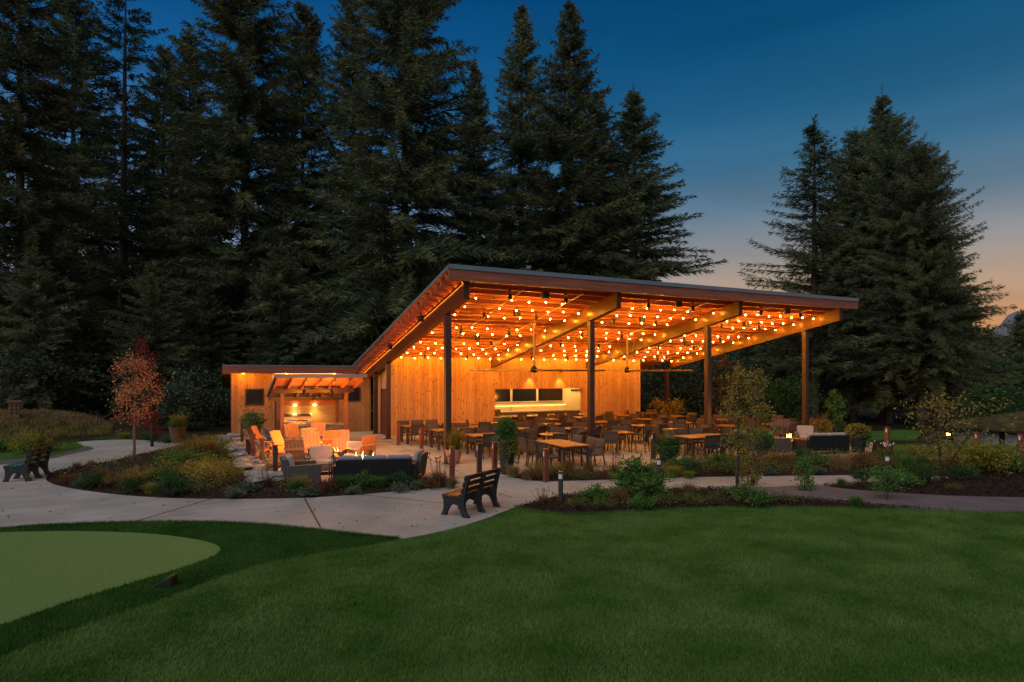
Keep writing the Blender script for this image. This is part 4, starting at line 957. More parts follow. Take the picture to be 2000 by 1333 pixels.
# ================================================================== CONIFERS
m_bark = M('conifer_bark', (.045, .034, .028), .9, .4, 6, .8, 20, stretch=(1, 1, .25))
m_fir = leafmat('fir_needles', (.062, .090, .052), (.155, .165, .075), .35, .25, .15, .012, 3)
m_fird = leafmat('dark_fir_needles', (.042, .062, .042), (.10, .12, .062), .35, .25, .15, .01, 3)
def conifer(seed, H, Rr, base=.1, dens=1.0, droop=.35, power=.72, tw=1.0, mat=None):
    rng = np.random.default_rng(seed); C, Dd, L, Wd = [], [], [], []
    t = thing('conifer', '', 'tree'); tb = MB()
    lean = rng.normal(0, .006 * H, 2)
    ax = lambda z: np.array([lean[0] * (z / H) ** 2, lean[1] * (z / H) ** 2, z])
    zs = np.linspace(-.3, H * .99, 14); r0 = .0115 * H + .05
    tb.tube([tuple(ax(z)) for z in zs], [max(.02, r0 * (1 - max(z, 0) / H) ** .9 + .01) for z in zs], 9)
    z = H * base
    while z < H * .985:
        rel = (H - z) / H; Lb0 = Rr * min(1, rel ** power * 1.12) * (1 if rel < 1 - base - .12 else .8)
        for k in range(int(rng.integers(5, 9) * max(dens, .7))):
            Lb = max(.3, Lb0 * rng.uniform(.55, 1.18)); az = rng.uniform(0, 2 * np.pi); hd = np.array([np.cos(az), np.sin(az), 0]); sd = np.array([-np.sin(az), np.cos(az), 0])
            inc = .55 * (1 - rel) ** 1.5 + .05 + rng.normal(0, .08); dr = droop * rng.uniform(.6, 1.3) * (.4 + rel * .8)
            n = int(Lb / (.30 / dens)) + 3; tt = np.linspace(.12, 1, n) + rng.uniform(-.02, .02, n)
            wig = rng.normal(0, .04) * Lb
            P = ax(z) + hd * (Lb * tt)[:, None] + sd * (wig * np.sin(tt * 3))[:, None] + np.array([0, 0, 1.0]) * (Lb * (inc * tt - dr * tt ** 2 + .16 * tt ** 3))[:, None]
            if rng.random() < .5: tb.tube([tuple(ax(z)), tuple(P[len(P) // 2]), tuple(P[-1])], [.012 * Lb + .01, .007 * Lb + .006, .004], 3)
            m = 10
            Q = np.repeat(P, m, 0); tq = np.repeat(tt, m); N = len(Q); sgn = np.where(rng.random(N) < .5, -1, 1)
            lat = rng.uniform(.2, 1.1, N); fwd = rng.uniform(.45, 1.1, N); dn = rng.uniform(-.8, .45, N)
            d = hd * fwd[:, None] + sd * (sgn * lat)[:, None] + np.array([0, 0, 1.0]) * dn[:, None]
            C.append(Q + rng.normal(0, .05, (N, 3))); Dd.append(d)
            L.append((.36 + .22 * Lb * (1 - tq) ** .8 * .8) * rng.uniform(.6, 1.25, N) * tw); Wd.append(rng.uniform(.05, .105, N) * (.62 + .035 * H / 3) * tw)
        z += rng.uniform(.26, .44) * (1 + .012 * H) / dens * (1.0 if rel > .2 else .75)
    # leader
    for q in np.linspace(H * .97, H * 1.01, 5):
        for k in range(5):
            C.append(ax(q)[None]); a = rng.uniform(0, 6.28); Dd.append(np.array([[np.cos(a) * .6, np.sin(a) * .6, 1]])); L.append(np.array([.35])); Wd.append(np.array([.08]))
    tb.build('trunk', m_bark, t, smooth=True)
    V = leaves(np.concatenate(C), np.concatenate(Dd), np.concatenate(L), np.concatenate(Wd), rng, .4)
    npmesh('crown', V, 4, mat or m_fir, t)
    return t
VAR = {
 'big': conifer(1, 32, 7.6, .05, 1.05, .42, .58), 'big2': conifer(2, 34, 6.8, .04, 1.0, .38, .62), 'big3': conifer(7, 32, 8.4, .05, 1.08, .5, .55),
 'thin': conifer(3, 34, 6.4, .12, .68, .30, .55, .95, m_fird), 'spire': conifer(4, 32, 8.6, .06, 1.1, .40, .92), 'airy': conifer(5, 19, 5.6, .18, 1.0, .24, .85, .72),
 'round': conifer(6, 19, 6.4, .19, 1.6, .40, .60, .62), 'young': conifer(8, 12, 4.2, .02, 1.25, .40, .68, .7)}
NATH = {'big': 32, 'big2': 34, 'big3': 32, 'thin': 34, 'spire': 32, 'airy': 19, 'round': 19, 'young': 12}
CON = [  # variant, px, d, top_y, width factor, label
 ('big2', 40, 37, -210, .85, 'huge dark conifer filling the left edge with trunk half bare'),
 ('thin', 240, 44, -60, .95, 'gaunt open branched conifer with its straight trunk showing against the sky'),
 ('big', 145, 52, -30, .85, 'dark conifer behind the gaunt open tree at left'),
 ('big3', 478, 46, -75, .92, 'massive dense conifer left of centre, top out of view'),
 ('big2', 318, 60, 90, .9, 'dark conifer right of the gaunt open tree, further back'),
 ('young', 1130, 52, 420, 1.5, 'low conifer behind the roof between the twin spires'),
 ('big', 590, 55, 10, .75, 'slimmer conifer between the two massive central ones'),
 ('big2', 372, 56, 60, .75, 'dark conifer behind the massive one, left shoulder'),
 ('big3', 790, 45, -95, 1.0, 'broadest conifer above the pavilion roof with olive lit branches'),
 ('big2', 690, 53, -25, .8, 'conifer behind the broadest one on its left side'),
 ('spire', 925, 50, 120, .85, 'conifer shoulder to the right of the broadest tree'),
 ('spire', 1018, 55, 2, .85, 'tall narrow spire conifer, left of the twin spires'),
 ('spire', 1110, 52, -4, 1.0, 'tall narrow spire conifer, right of the twin spires'),
 ('spire', 1238, 54, 172, 1.35, 'conifer with drooping right side sweeping down to the roof edge'),
 ('big', 1165, 60, 190, .8, 'dark conifer filling behind the twin spires'),
 ('spire', 1725, 38, 178, 1.0, 'tallest pointed conifer of the right hand group'),
 ('airy', 1590, 37, 236, 1.15, 'airy open conifer silhouetted left in the right hand group'),
 ('round', 1738, 36, 232, .80, 'full conifer below the highest tip of the right hand group'),
 ('round', 1800, 33.5, 285, .86, 'broad bushy conifer forming the right side of the right hand group'),
 ('round', 1668, 38, 262, .8, 'slender conifer top between the two right hand peaks'),
 ('round', 1836, 33, 440, .62, 'lower conifer leaning out on the right hand flank'),
 ('young', 65, 34, 500, 1.0, 'young conifer with a pointed top at the left forest edge'),
 ('young', 180, 38, 590, 1.1, 'low young conifer behind the dry grass'),
 ('young', 300, 37, 520, 1.0, 'young conifer behind the red maples'),
 ('young', 405, 40, 560, 1.0, 'young conifer left behind the cedar restroom roof'),
 ('young', 545, 41, 480, 1.05, 'pointed young conifer above the restroom roof'),
 ('young', 640, 43, 590, 1.15, 'young conifer between the two roofs'),
 ('young', 735, 44, 540, 1.1, 'olive young conifer behind the pavilion roof corner'),
 ('young', 870, 50, 470, 1.3, 'young conifer just above the roof peak'),
 ('young', 985, 52, 440, 1.3, 'young conifer behind the roof below the twin spires'),
 ('young', 1320, 50, 560, 1.1, 'low dark conifer under the roof beyond the cedar wall'),
 ('young', 1450, 46, 640, 1.1, 'low dark conifer behind the third column'),
 ('young', 1540, 48, 610, 1.1, 'low dark conifer behind the right front column'),
 ('young', 1930, 62, 640, 1.0, 'distant dark conifer right of the bushy group'),
 ('young', 1992, 70, 612, 1.0, 'distant pointed conifer below the mountain'),
]
for v, px, d, ty, wf, lab in CON:
    x, y = D(px, d); zg = hgt(np.array(x), np.array(y)).item(); Ht = CAMZ + (HOR - ty) / FPX * d - zg; k = Ht / NATH[v]
    o = place(VAR[v], USED, (x, y, zg), (px * 1.7) % 6.28, lab, 'conifers around the clearing', (k * wf, k * wf, k))
# far wood seen between the trunks: one mass
rng = np.random.default_rng(77); C, Dd, L, Wd = [], [], [], []
for k in range(150):
    px = rng.uniform(-250, 2250); d = rng.uniform(66, 105)
    if 1330 < px < 1480: d = rng.uniform(60, 75)
    topy = 560 if 1300 < px < 1500 else 640 if px > 1900 else rng.uniform(420, 560) if px < 1300 else 560
    x, y = D(px, d); zg = hgt(np.array(x), np.array(y)).item(); Ht = (CAMZ + (HOR - topy) / FPX * d - zg) * rng.uniform(.7, 1.0); Rr = Ht * rng.uniform(.16, .22)
    n = 420; rel = rng.random(n) ** .6; az = rng.uniform(0, 6.28, n); r = Rr * rel * np.sqrt(rng.uniform(.3, 1, n)); z = Ht * (1 - rel)
    C.append(np.stack([x + r * np.cos(az), y + r * np.sin(az), zg + z], 1)); Dd.append(np.stack([np.cos(az), np.sin(az), rng.uniform(-.9, .2, n)], 1)); L.append(rng.uniform(1.0, 2.2, n)); Wd.append(rng.uniform(.5, 1.0, n))
V = leaves(np.concatenate(C), np.concatenate(Dd), np.concatenate(L), np.concatenate(Wd), rng, .5)
tag(npmesh('far_wood', V, 4, m_fird), 'dark mass of distant trees closing the view behind the clearing', 'woodland', kind='stuff')
# ================================================================== SMALL TREES, SHRUBS, GRASSES
m_twig = M('young_bark', (.11, .075, .055), .8, .3, 8, .4, 40); m_twigd = M('dark_twig_bark', (.04, .03, .022), .85, .3, 8, .4, 40)
def smalltree(name, cat, label, px, d, H, Rr, clear, leaf, nleaf, lsize, seed, bark=None, stems=1, group=None, shape=1.0, zbase=None, density=1.0, twiggy=10):
    rng = np.random.default_rng(seed); x, y = D(px, d); zg = hgt(np.array(x), np.array(y)).item() if zbase is None else zbase
    t = thing(name, label, cat, (x, y, zg), 0, group); tb = MB(); tips = []
    for s in range(stems):
        ln = rng.normal(0, .05 if stems == 1 else .25, 2); pts = [(ln[0] * H * q ** 1.3 + rng.normal(0, .015) * H * .3, ln[1] * H * q ** 1.3, H * .93 * q) for q in np.linspace(0, 1, 7)]
        tb.tube(pts, [(.012 * H + .008) * (1 - .85 * q) / math.sqrt(stems) for q in np.linspace(0, 1, 7)], 7)
        nb = int(26 / math.sqrt(stems))
        for k in range(nb):
            q = clear + (1 - clear) * (k + rng.random()) / nb; i = min(int(q * 6), 5); f = q * 6 - i; p = np.array(pts[i]) * (1 - f) + np.array(pts[i + 1]) * f
            rel = (q - clear) / (1 - clear); ln_ = Rr * (math.sin(math.pi * min(1, (rel * .86 + .12)) ** shape) ** .7) * rng.uniform(.5, 1.12); az = k * 2.4 + rng.normal(0, .4)
            e = p + np.array([np.cos(az) * ln_, np.sin(az) * ln_, ln_ * rng.uniform(.2, .75)]); mid = (p + e) / 2 + rng.normal(0, .03 * H / 4, 3)
            tb.tube([tuple(p), tuple(mid), tuple(e)], [.006 + .003 * H / 4, .005, .002], 4)
            for j in range(5):
                f2 = rng.uniform(.25, 1.05); tips.append((p + (e - p) * f2 + rng.normal(0, .07 * Rr, 3), rng.random()))
        tips.append((np.array(pts[-1]) + [0, 0, .05 * H], .5)); tips.append((np.array(pts[-1]), .5))
    tb.build('trunk', bark or m_twig, t, smooth=True)
    tp = np.array([q[0] for q in tips]); wgt = np.array([q[1] for q in tips]) ** 1.2 + .1; c = rng.choice(len(tp), nleaf, p=wgt / wgt.sum())
    P_ = tp[c] + rng.normal(0, .085 * Rr + .02, (nleaf, 3)); d_ = rng.normal(0, 1, (nleaf, 3)) + np.array([0, 0, -.35])
    npmesh('crown', leaves(P_, d_, rng.uniform(.7, 1.3, nleaf) * lsize, rng.uniform(.5, .8, nleaf) * lsize, rng), 4, leaf, t)
    return t
m_red = leafmat('red_orange_maple_leaf', (.44, .17, .10), (.50, .26, .11), .9, .05, .3, 0, 6)
m_crim = leafmat('crimson_maple_leaf', (.16, .02, .03), (.24, .05, .05), 1.2, .05, .3)
m_purp = leafmat('dull_purple_leaf', (.07, .035, .04), (.12, .07, .06), 1.2, .05, .2)
m_olive = leafmat('olive_autumn_leaf', (.17, .18, .045), (.30, .23, .07), 1.0, .1, .3)
m_grn = leafmat('mid_green_leaf', (.05, .13, .03), (.12, .22, .05), 2.2, .2, .25, .01)
m_drk = leafmat('dark_glossy_leaf', (.02, .06, .022), (.05, .115, .04), 2.2, .2, .2, .01)
m_yel = leafmat('yellow_green_leaf', (.16, .20, .03), (.30, .27, .05), 2.0, .15, .3, .015)
m_fern = leafmat('feathery_green_foliage', (.07, .10, .025), (.17, .17, .05), 3.0, .2, .3, .02)
m_gold = leafmat('golden_brown_foliage', (.24, .18, .03), (.36, .29, .07), 2.0, .2, .3, .015)
m_silv = leafmat('silvery_leaf', (.07, .11, .065), (.14, .18, .115), 3.0, .1, .2)
m_rust = leafmat('russet_dry_foliage', (.13, .06, .03), (.22, .11, .05), 2.0, .2, .25, .015)
m_tan = leafmat('tan_dry_grass', (.22, .15, .075), (.32, .22, .12), 1.0, .2, .25, .01)
smalltree('maple_tree', 'tree', 'young maple with orange red leaves standing in the island bed', 260, 19.2, 3.75, 1.02, .36, m_red, 1600, .078, 21, None, 1, 'autumn maples')
smalltree('maple_tree', 'tree', 'darker crimson maple just behind the orange red one', 299, 24, 4.7, .7, .15, m_crim, 1300, .09, 22, m_twigd, 1, 'autumn maples')
smalltree('slim_tree', 'tree', 'slim young tree with olive autumn leaves and the darker straight stem', 1441, 15.4, 3.4, .6, .28, m_olive, 1900, .07, 23, m_twigd)
smalltree('slim_tree', 'tree', 'slim green leaved young tree just right of the olive one, staked stem', 1470, 15.6, 3.3, .56, .05, m_olive, 2300, .07, 24, m_twig)
smalltree('purple_tree', 'tree', 'thin purple leaved tree behind the third column', 1408, 31, 4.2, 1.0, .1, m_purp, 900, .09, 25, m_twigd)
smalltree('vine_maple', 'shrub', 'multi stemmed vine maple with sparse yellowing leaves at the right bed', 1838, 16.6, 2.45, 1.05, .30, m_olive, 1100, .085, 26, m_twigd, 4)
smalltree('vine_maple', 'shrub', 'low yellow green leaved shrub with bare stems in the right bed', 1925, 17.4, .72, 1.2, .25, m_yel, 1300, .10, 27, m_twigd, 6)
smalltree('sapling', 'tree', 'slender pale green sapling between the right column and the forest', 1634, 29, 2.3, .55, .12, m_grn, 1500, .08, 28)
smalltree('sapling', 'shrub', 'small upright leafy sapling beside the dark asphalt path', 1572, 15.0, .95, .38, .05, m_grn, 700, .06, 29, m_twigd)
smalltree('fan_shrub', 'shrub', 'small fan shaped green shrub at the lawn edge right', 1733, 13.9, .72, .48, .40, m_grn, 1100, .055, 30, m_twigd, 3)
smalltree('background_shrub', 'shrub', 'rounded dark green broadleaf shrub beyond the right chairs', 1532, 32, 2.4, 2.0, .05, m_drk, 3200, .16, 31, m_twigd, 5)
smalltree('background_shrub', 'shrub', 'golden leaved shrub behind the far right hand tables', 1310, 34, 1.5, .9, .05, m_gold, 1400, .10, 32, m_twigd, 4)
for k, (px, d, H, Rr, lab) in enumerate(((1290, 42, 4.5, 3, 'dark broadleaf shrub seen beyond the cedar wall end'), (1395, 40, 5, 3, 'dark broadleaf thicket left of the purple tree'), (1600, 40, 3.4, 2.6, 'dark broadleaf shrub left of the slender sapling'), (1960, 70, 9, 6, 'blue green broadleaf tree under the mountain'), (1905, 58, 7, 4, 'dark broadleaf tree behind the mossy roof'), (90, 34, 3.2, 3, 'dark shrub at the back of the dry meadow'), (340, 31, 2.2, 2, 'dark shrub left of the restroom wall'), (410, 34, 3.0, 2.4, 'tall dark shrub beside the restroom wall'), (200, 38, 3.6, 3, 'dark shrub mass behind the meadow'))):
    smalltree('background_shrub', 'shrub', lab, px, d, H, Rr, .05, m_fird if d < 50 else m_drk, 2600, .05 * Rr + .08, 40 + k, m_twigd, 5)
# ---- shrub and grass prototypes (real plants, reused with their own turn and size)
def shrub_proto(name, seed, leaf, n, Rr, H, ls, up=.5, lw=.45, cat='shrub', stemmat=None):
    rng = np.random.default_rng(seed); t = thing(name, '', cat); k = 26; tb = MB(); cl = []
    for i in range(k):
        a = rng.uniform(0, 6.28); q = math.sqrt(rng.random()); e = np.array([np.cos(a) * Rr * q, np.sin(a) * Rr * q, H * (1 - .55 * q * q) * rng.uniform(.6, 1)]); cl.append(e)
        tb.tube([(0, 0, -.02), tuple(e * [.45, .45, .6]), tuple(e)], [.008, .006, .003], 4)
    tb.build('stems', stemmat or m_twigd, t); cl = np.array(cl); c = rng.integers(0, k, n)
    base = cl[c] * rng.uniform(.55, 1.0, (n, 1)) + rng.normal(0, .09 * Rr + .01, (n, 3)); base[:, 2] = np.maximum(base[:, 2], .02)
    d = rng.normal(0, 1, (n, 3)); d[:, 2] = np.abs(d[:, 2]) * up + up * .3; d[:, :2] += base[:, :2] / Rr
    npmesh('foliage', leaves(base, d, ls * rng.uniform(.7, 1.3, n), ls * lw * rng.uniform(.8, 1.2, n), rng), 4, leaf, t); return t
def tuft_proto(name, seed, mat, n, H, spread, lean, w=.008, cat='grass', heads=None):
    rng = np.random.default_rng(seed); t = thing(name, '', cat); r = spread * np.sqrt(rng.random(n)); a = rng.uniform(0, 6.28, n)
    C = np.stack([r * np.cos(a), r * np.sin(a), np.full(n, -.01)], 1); npmesh('blades', blades(C, H, lean, w, rng), 4, mat, t)
    if heads:
        b = MB(); hb = []
        for k in range(heads[0]):
            a = rng.uniform(0, 6.28); r = spread * rng.uniform(0, 1.6); h = H * rng.uniform(1.1, 1.7); e = (r * math.cos(a) * 1.6, r * math.sin(a) * 1.6, h)
            b.tube([(e[0] * .4, e[1] * .4, 0), (e[0] * .7, e[1] * .7, h * .55), e], .0035, 4); hb.append(e)
        b.build('flower_stem', m_twigd, t); [MB().lathe([(.004, -.012), (heads[2], 0), (heads[2] * .8, heads[2] * 1.2), (.004, heads[2] * 1.8)], 7, e).build('flower_head', heads[1], t) for e in hb]
    return t
m_seed = M('dark_seed_head', (.07, .03, .02), .9, .3, 30, .2); m_flw = M('white_flower', (.6, .58, .6), .8, .1, 30, .1)
PL = {'dome': shrub_proto('mounded_shrub', 1, m_drk, 1500, .42, .55, .055), 'leafy': shrub_proto('leafy_shrub', 2, m_grn, 1300, .45, .5, .06),
      'yel': shrub_proto('yellow_shrub', 3, m_yel, 1200, .45, .55, .055), 'gold': shrub_proto('golden_shrub', 4, m_gold, 1700, .55, .62, .05, .8, .3),
      'rust': shrub_proto('russet_perennial', 5, m_rust, 1100, .45, .5, .05, .9, .3), 'silv': shrub_proto('silvery_perennial', 6, m_silv, 420, .28, .24, .085, .6, .3),
      'rhod': shrub_proto('rhododendron', 7, m_grn, 2300, .68, 1.05, .13, .55, .28), 'tgrn': tuft_proto('grass_clump', 8, m_grn, 420, .42, .16, .75),
      'tyel': tuft_proto('grass_clump', 9, m_yel, 460, .34, .16, .95), 'ttan': tuft_proto('grass_clump', 10, m_tan, 420, .45, .15, .7),
      'fern': shrub_proto('fern_perennial', 12, m_fern, 520, .5, .42, .085, .6, .22), 'seed': tuft_proto('coneflower', 11, m_rust, 160, .4, .14, .6, .012, 'flower', (14, m_seed, .016)),
      'wflw': tuft_proto('white_flower_clump', 13, m_grn, 240, .3, .16, .6, .012, 'flower', (22, m_flw, .014))}
KN = {'dome': ('dark green mounded shrub', 'shrubs'), 'leafy': ('mid green leafy shrub', 'shrubs'), 'yel': ('yellow green shrub', 'shrubs'), 'gold': ('golden bushy perennial', 'golden perennials'),
      'rust': ('russet brown perennial', 'russet perennials'), 'silv': ('silvery leaved low perennial', 'silvery perennials'), 'rhod': ('rhododendron', 'rhododendrons'), 'tgrn': ('green grass clump', 'grass clumps'),
      'tyel': ('pale yellow grass clump', 'grass clumps'), 'ttan': ('tan grass clump', 'grass clumps'), 'fern': ('feathery yellow green perennial', 'feathery perennials'), 'seed': ('coneflower clump with dark seed heads', 'coneflowers'), 'wflw': ('white flowered clump', 'white flowers')}
PLANTS = [ # kind, px, py(base), scale, where
 ('dome', 262, 962, .80, 'in the island bed front, left of centre'), ('dome', 332, 968, .95, 'at the island bed front, third of the dark ones'), ('dome', 183, 952, .85, 'near the left tip of the island bed'),
 ('silv', 160, 950, .8, 'beside the path at the island bed tip'), ('rust', 130, 944, .6, 'at the extreme left tip of the island bed'), ('ttan', 150, 918, .6, 'by the upper path edge, further left of two'), ('ttan', 178, 912, .6, 'by the upper path edge, further right of two'),
 ('gold', 222, 950, .75, 'in the island bed between two dark mounds'), ('tyel', 297, 962, .95, 'between the dark mounds of the island front'), ('gold', 270, 944, .8, 'behind the left dark mound of the island'),
 ('rust', 200, 936, .7, 'at left under the orange red maple'), ('seed', 275, 925, .8, 'beside the orange maple trunk'), ('leafy', 325, 940, .9, 'in the middle of the island bed'), ('rust', 360, 930, .95, 'in the island centre, large one'),
 ('gold', 425, 950, 1.35, 'brightest and biggest, near the stone edging'), ('gold', 395, 938, 1.1, 'left of the biggest golden one'), ('fern', 380, 962, .85, 'low at the island front, right of the dark mounds'), ('yel', 445, 932, 1.0, 'against the stone edging'),
 ('leafy', 345, 905, 1.0, 'toward the back of the island bed'), ('gold', 385, 893, 1.25, 'at the back of the island, lit by the fires'), ('rust', 415, 895, 1.2, 'at the back of the island, near the stones'), ('leafy', 375, 915, 1.2, 'behind the large russet one'), ('dome', 430, 905, 1.0, 'at the back of the island by the stones'), ('gold', 420, 872, 1.1, 'nearest the restroom wall'),
 ('silv', 482, 962, 1.15, 'pale blue green rosette right of the golden mass'), ('silv', 460, 972, .9, 'front of the island by the path joint'), ('seed', 520, 955, 1.0, 'in front of the dark corner bollard'), ('tgrn', 578, 962, 1.0, 'left, in front of the wicker armchair'), ('gold', 588, 955, .7, 'close in front of the wicker armchair'),
 ('silv', 602, 968, .95, 'in front of the sofa bed, left'), ('rust', 640, 960, .9, 'below the left end of the black sofa'), ('tgrn', 668, 955, 1.0, 'below the black sofa, left'), ('leafy', 712, 952, 1.0, 'brightest, centred below the black sofa'), ('tgrn', 742, 952, .95, 'below the black sofa, right'), ('dome', 779, 953, .85, 'at the right end of the black sofa'), ('silv', 780, 960, .85, 'under the dark mound by the sofa end'), ('silv', 692, 965, .8, 'at the path edge below the sofa'),
 ('seed', 858, 950, 1.25, 'standing tall left of the red bollard'), ('ttan', 880, 952, .75, 'at the foot of the terracotta pot bollard'), ('silv', 815, 955, .8, 'between sofa and terracotta pot'), ('rust', 842, 954, .6, 'low, between sofa and terracotta pot'),
 ('ttan', 1002, 930, 1.0, 'right beside the tall dark planter'), ('ttan', 1030, 936, .9, 'left of the lone red bollard'), ('gold', 1048, 934, .8, 'touching the lone red bollard'), ('gold', 1090, 930, .85, 'right of the lone red bollard'), ('rust', 1112, 928, .95, 'in front of the near long table'), ('seed', 1150, 928, 1.0, 'in front of the long table legs'), ('fern', 1140, 936, .7, 'by the path in front of the long table'), ('rust', 1180, 935, .8, 'by the path left of the rhododendron'), ('seed', 1200, 930, 1.1, 'left behind the rhododendron'),
 ('rhod', 1252, 972, 1.0, 'largest, with long upright leaves beside the path light'), ('leafy', 1168, 980, .95, 'left of the rhododendron in the front bed'), ('fern', 1130, 990, .6, 'low, at the front bed left'), ('fern', 1180, 994, .65, 'low, in the middle of the front bed'), ('leafy', 1255, 992, .7, 'at the foot of the rhododendron'), ('seed', 1060, 985, .7, 'left tip of the front bed'), ('rust', 1212, 985, .8, 'between the leafy one and the rhododendron'),
 ('tyel', 1312, 931, 1.1, 'beneath the black pot by the path'), ('tyel', 1345, 933, .8, 'second along the path past the black pot'), ('leafy', 1335, 915, 1.0, 'right of the black pot'), ('fern', 1370, 920, 1.1, 'in the right bed behind the pale grass'), ('dome', 1352, 928, .75, 'in the right bed by the path'), ('leafy', 1405, 915, 1.1, 'in front of the right long table'), ('fern', 1425, 924, 1.1, 'left of the slim trees across the path'), ('gold', 1440, 905, .9, 'behind the slim olive tree'),
 ('rust', 1490, 908, 1.1, 'right of the slim trees, near the patio'), ('silv', 1502, 926, 1.0, 'right of the slim trees by the path'), ('rust', 1525, 905, 1.1, 'below the right hand flame'), ('dome', 1565, 905, 1.0, 'in front of the right sofa, left end'), ('leafy', 1590, 915, 1.0, 'in front of the right sofa'), ('silv', 1598, 925, .9, 'by the path in front of the right sofa'), ('ttan', 1645, 918, 1.2, 'in front of the right sofa end'), ('rust', 1690, 915, 1.35, 'large, left of the pale collared path light'), ('tgrn', 1765, 918, 1.3, 'right of the pale collared path light, large'), ('tgrn', 1805, 912, 1.1, 'further right of the pale collared path light'), ('wflw', 1728, 895, 1.1, 'around the red bollard at right'), ('yel', 1790, 890, .9, 'behind the green grasses at right'), ('ttan', 1830, 915, 1.0, 'under the vine maple'), ('gold', 1860, 905, 1.0, 'behind the vine maple stems'), ('leafy', 1985, 925, 1.3, 'at the right edge of the view'), ('rust', 1965, 912, 1.2, 'near the right edge bollard'), ('fern', 1920, 905, 1.2, 'behind the yellow leaved shrub'),
 ('fern', 1300, 985, .7, 'front bed right of the rhododendron'), ('fern', 1345, 985, .7, 'front bed between rhododendron and slim trees'), ('ttan', 1345, 968, .75, 'front bed near the concrete path'), ('silv', 1418, 963, .6, 'small blue grey tuft left of the slim trees'), ('leafy', 1462, 985, 1.0, 'at the foot of the slim trees'), ('fern', 1520, 978, .6, 'low, beside the small sapling'), ('tgrn', 1672, 988, .75, 'at the lawn edge, right front'), ('fern', 1395, 985, .55, 'lowest, in the front bed centre right'),
 ('dome', 1687, 944, .75, 'left of the pale collared path light, by the concrete'), ('dome', 1795, 944, 1.0, 'right of the pale collared path light'), ('leafy', 1770, 950, .8, 'in the right mulch by the dark mounds'), ('tgrn', 1643, 948, .55, 'low, at the start of the right mulch'), ('dome', 1880, 938, .9, 'at the foot of the vine maple'), ('fern', 1868, 958, .5, 'single small one on the bare right mulch'),
 ('yel', 58, 884, 1.6, 'large, behind the left bench'), ('leafy', 10, 880, 1.3, 'at the left picture edge behind the bench'), ('rust', 95, 880, 1.1, 'right of the large yellow green one at left'), ('dome', 300, 862, 1.0, 'beside the far path under the maples'), ('tyel', 240, 857, 1.2, 'at the far end of the left path'), ('silv', 325, 864, 1.1, 'by the far path left of the restroom')]
assert len({(a, e) for a, b, c, d, e in PLANTS}) == len(PLANTS)
rp = random.Random(4)
for kind, px, py, sc, where in PLANTS:
    x, y = G(px, py, .06); place(PL[kind], USED, (x, y, .05 if py > 890 else .0), rp.uniform(0, 6.28), f'{KN[kind][0]} {where}', KN[kind][1] + ' in the beds', (sc * rp.uniform(.9, 1.1), sc * rp.uniform(.9, 1.1), sc * rp.uniform(.85, 1.1)))
# ---- potted plants
m_terra = M('terracotta_pot', (.36, .19, .115), .75, .15, 4, .15); m_pot = M('charcoal_ribbed_pot', (.025, .024, .023), .5, .2, 5, .1); m_potb = M('brown_glazed_pot', (.14, .07, .035), .4, .2, 5, .1)
def pot(name, label, px, py, r0, r1, h, mat, parts, z=.03):
    x, y = G(px, py, z); t = thing(name, label, 'planter', (x, y, z), 0, 'planters around the patio')
    MB().lathe([(r0, 0), (r0 * 1.02, .02), ((r0 + r1) / 2 + .01, h * .55), (r1, h - .05), (r1 * 1.05, h - .04), (r1 * 1.05, h), (r1 * .92, h), (r1 * .9, h - .05)], 22).build('pot', mat, t, smooth=False)
    for i, (nm, kind, mat2, n, H, sp, ox) in enumerate(parts):
        rng = np.random.default_rng(int(px) + i * 7)
        if kind == 'grass':
            r = r1 * .6 * np.sqrt(rng.random(n)); a = rng.uniform(0, 6.28, n); C = np.stack([r * np.cos(a) + ox, r * np.sin(a), np.full(n, h - .04)], 1); npmesh(nm, blades(C, H, sp, .012, rng), 4, mat2, t)
        else:
            q = rng.normal(0, 1, (n, 3)); q = nrm(q) * (rng.random((n, 1)) ** .4); C = q * [sp, sp, H / 2] + [ox, 0, h + H * .38] + rng.normal(0, .03, (n, 3))
            if kind == 'trail':
                a = rng.uniform(0, 6.28, n); C = np.stack([ox + np.cos(a) * r1 * rng.uniform(.8, 1.25, n), np.sin(a) * r1 * rng.uniform(.8, 1.25, n), h + .08 - H * rng.random(n) ** 1.5 * (.5 + .5 * np.sin(a * 2.5 + i) ** 2)], 1)
            d = q + rng.normal(0, .6, (n, 3)) + [0, 0, .2]; npmesh(nm, leaves(C, d, rng.uniform(.05, .11, n), rng.uniform(.03, .06, n), rng), 4, mat2, t)
    return t
pot('terracotta_planter', 'terracotta pot of arching olive grass in front of the left front column', 886, 906, .19, .29, .48, m_terra, [('grass', 'grass', m_gold, 700, .75, .75, 0), ('filler', 'ball', m_grn, 300, .2, .25, 0)])
pot('tall_planter', 'tall dark planter with a leafy topiary and trailing vines behind the bench', 990, 926, .17, .26, .92, m_pot, [('topiary', 'ball', m_grn, 1800, .85, .30, 0), ('trailing_vine', 'trail', m_yel, 900, .75, 0, .05), ('silver_filler', 'ball', m_silv, 260, .25, .3, -.12)])
pot('black_planter', 'round black pot with spiky pale grass and green trailing leaves', 1304, 908, .19, .34, .56, m_pot, [('spiky_grass', 'grass', m_yel, 160, .55, .3, 0), ('filler', 'ball', m_drk, 900, .32, .36, 0), ('trailing_vine', 'trail', m_grn, 700, .42, 0, 0)])
pot('black_planter', 'dark pot brimming with bright green leaves left of the right flame', 1489, 888, .19, .33, .5, m_pot, [('spiky_grass', 'grass', m_yel, 140, .6, .3, 0), ('filler', 'ball', m_grn, 1000, .4, .4, 0), ('trailing_vine', 'trail', m_grn, 700, .4, 0, .05)])
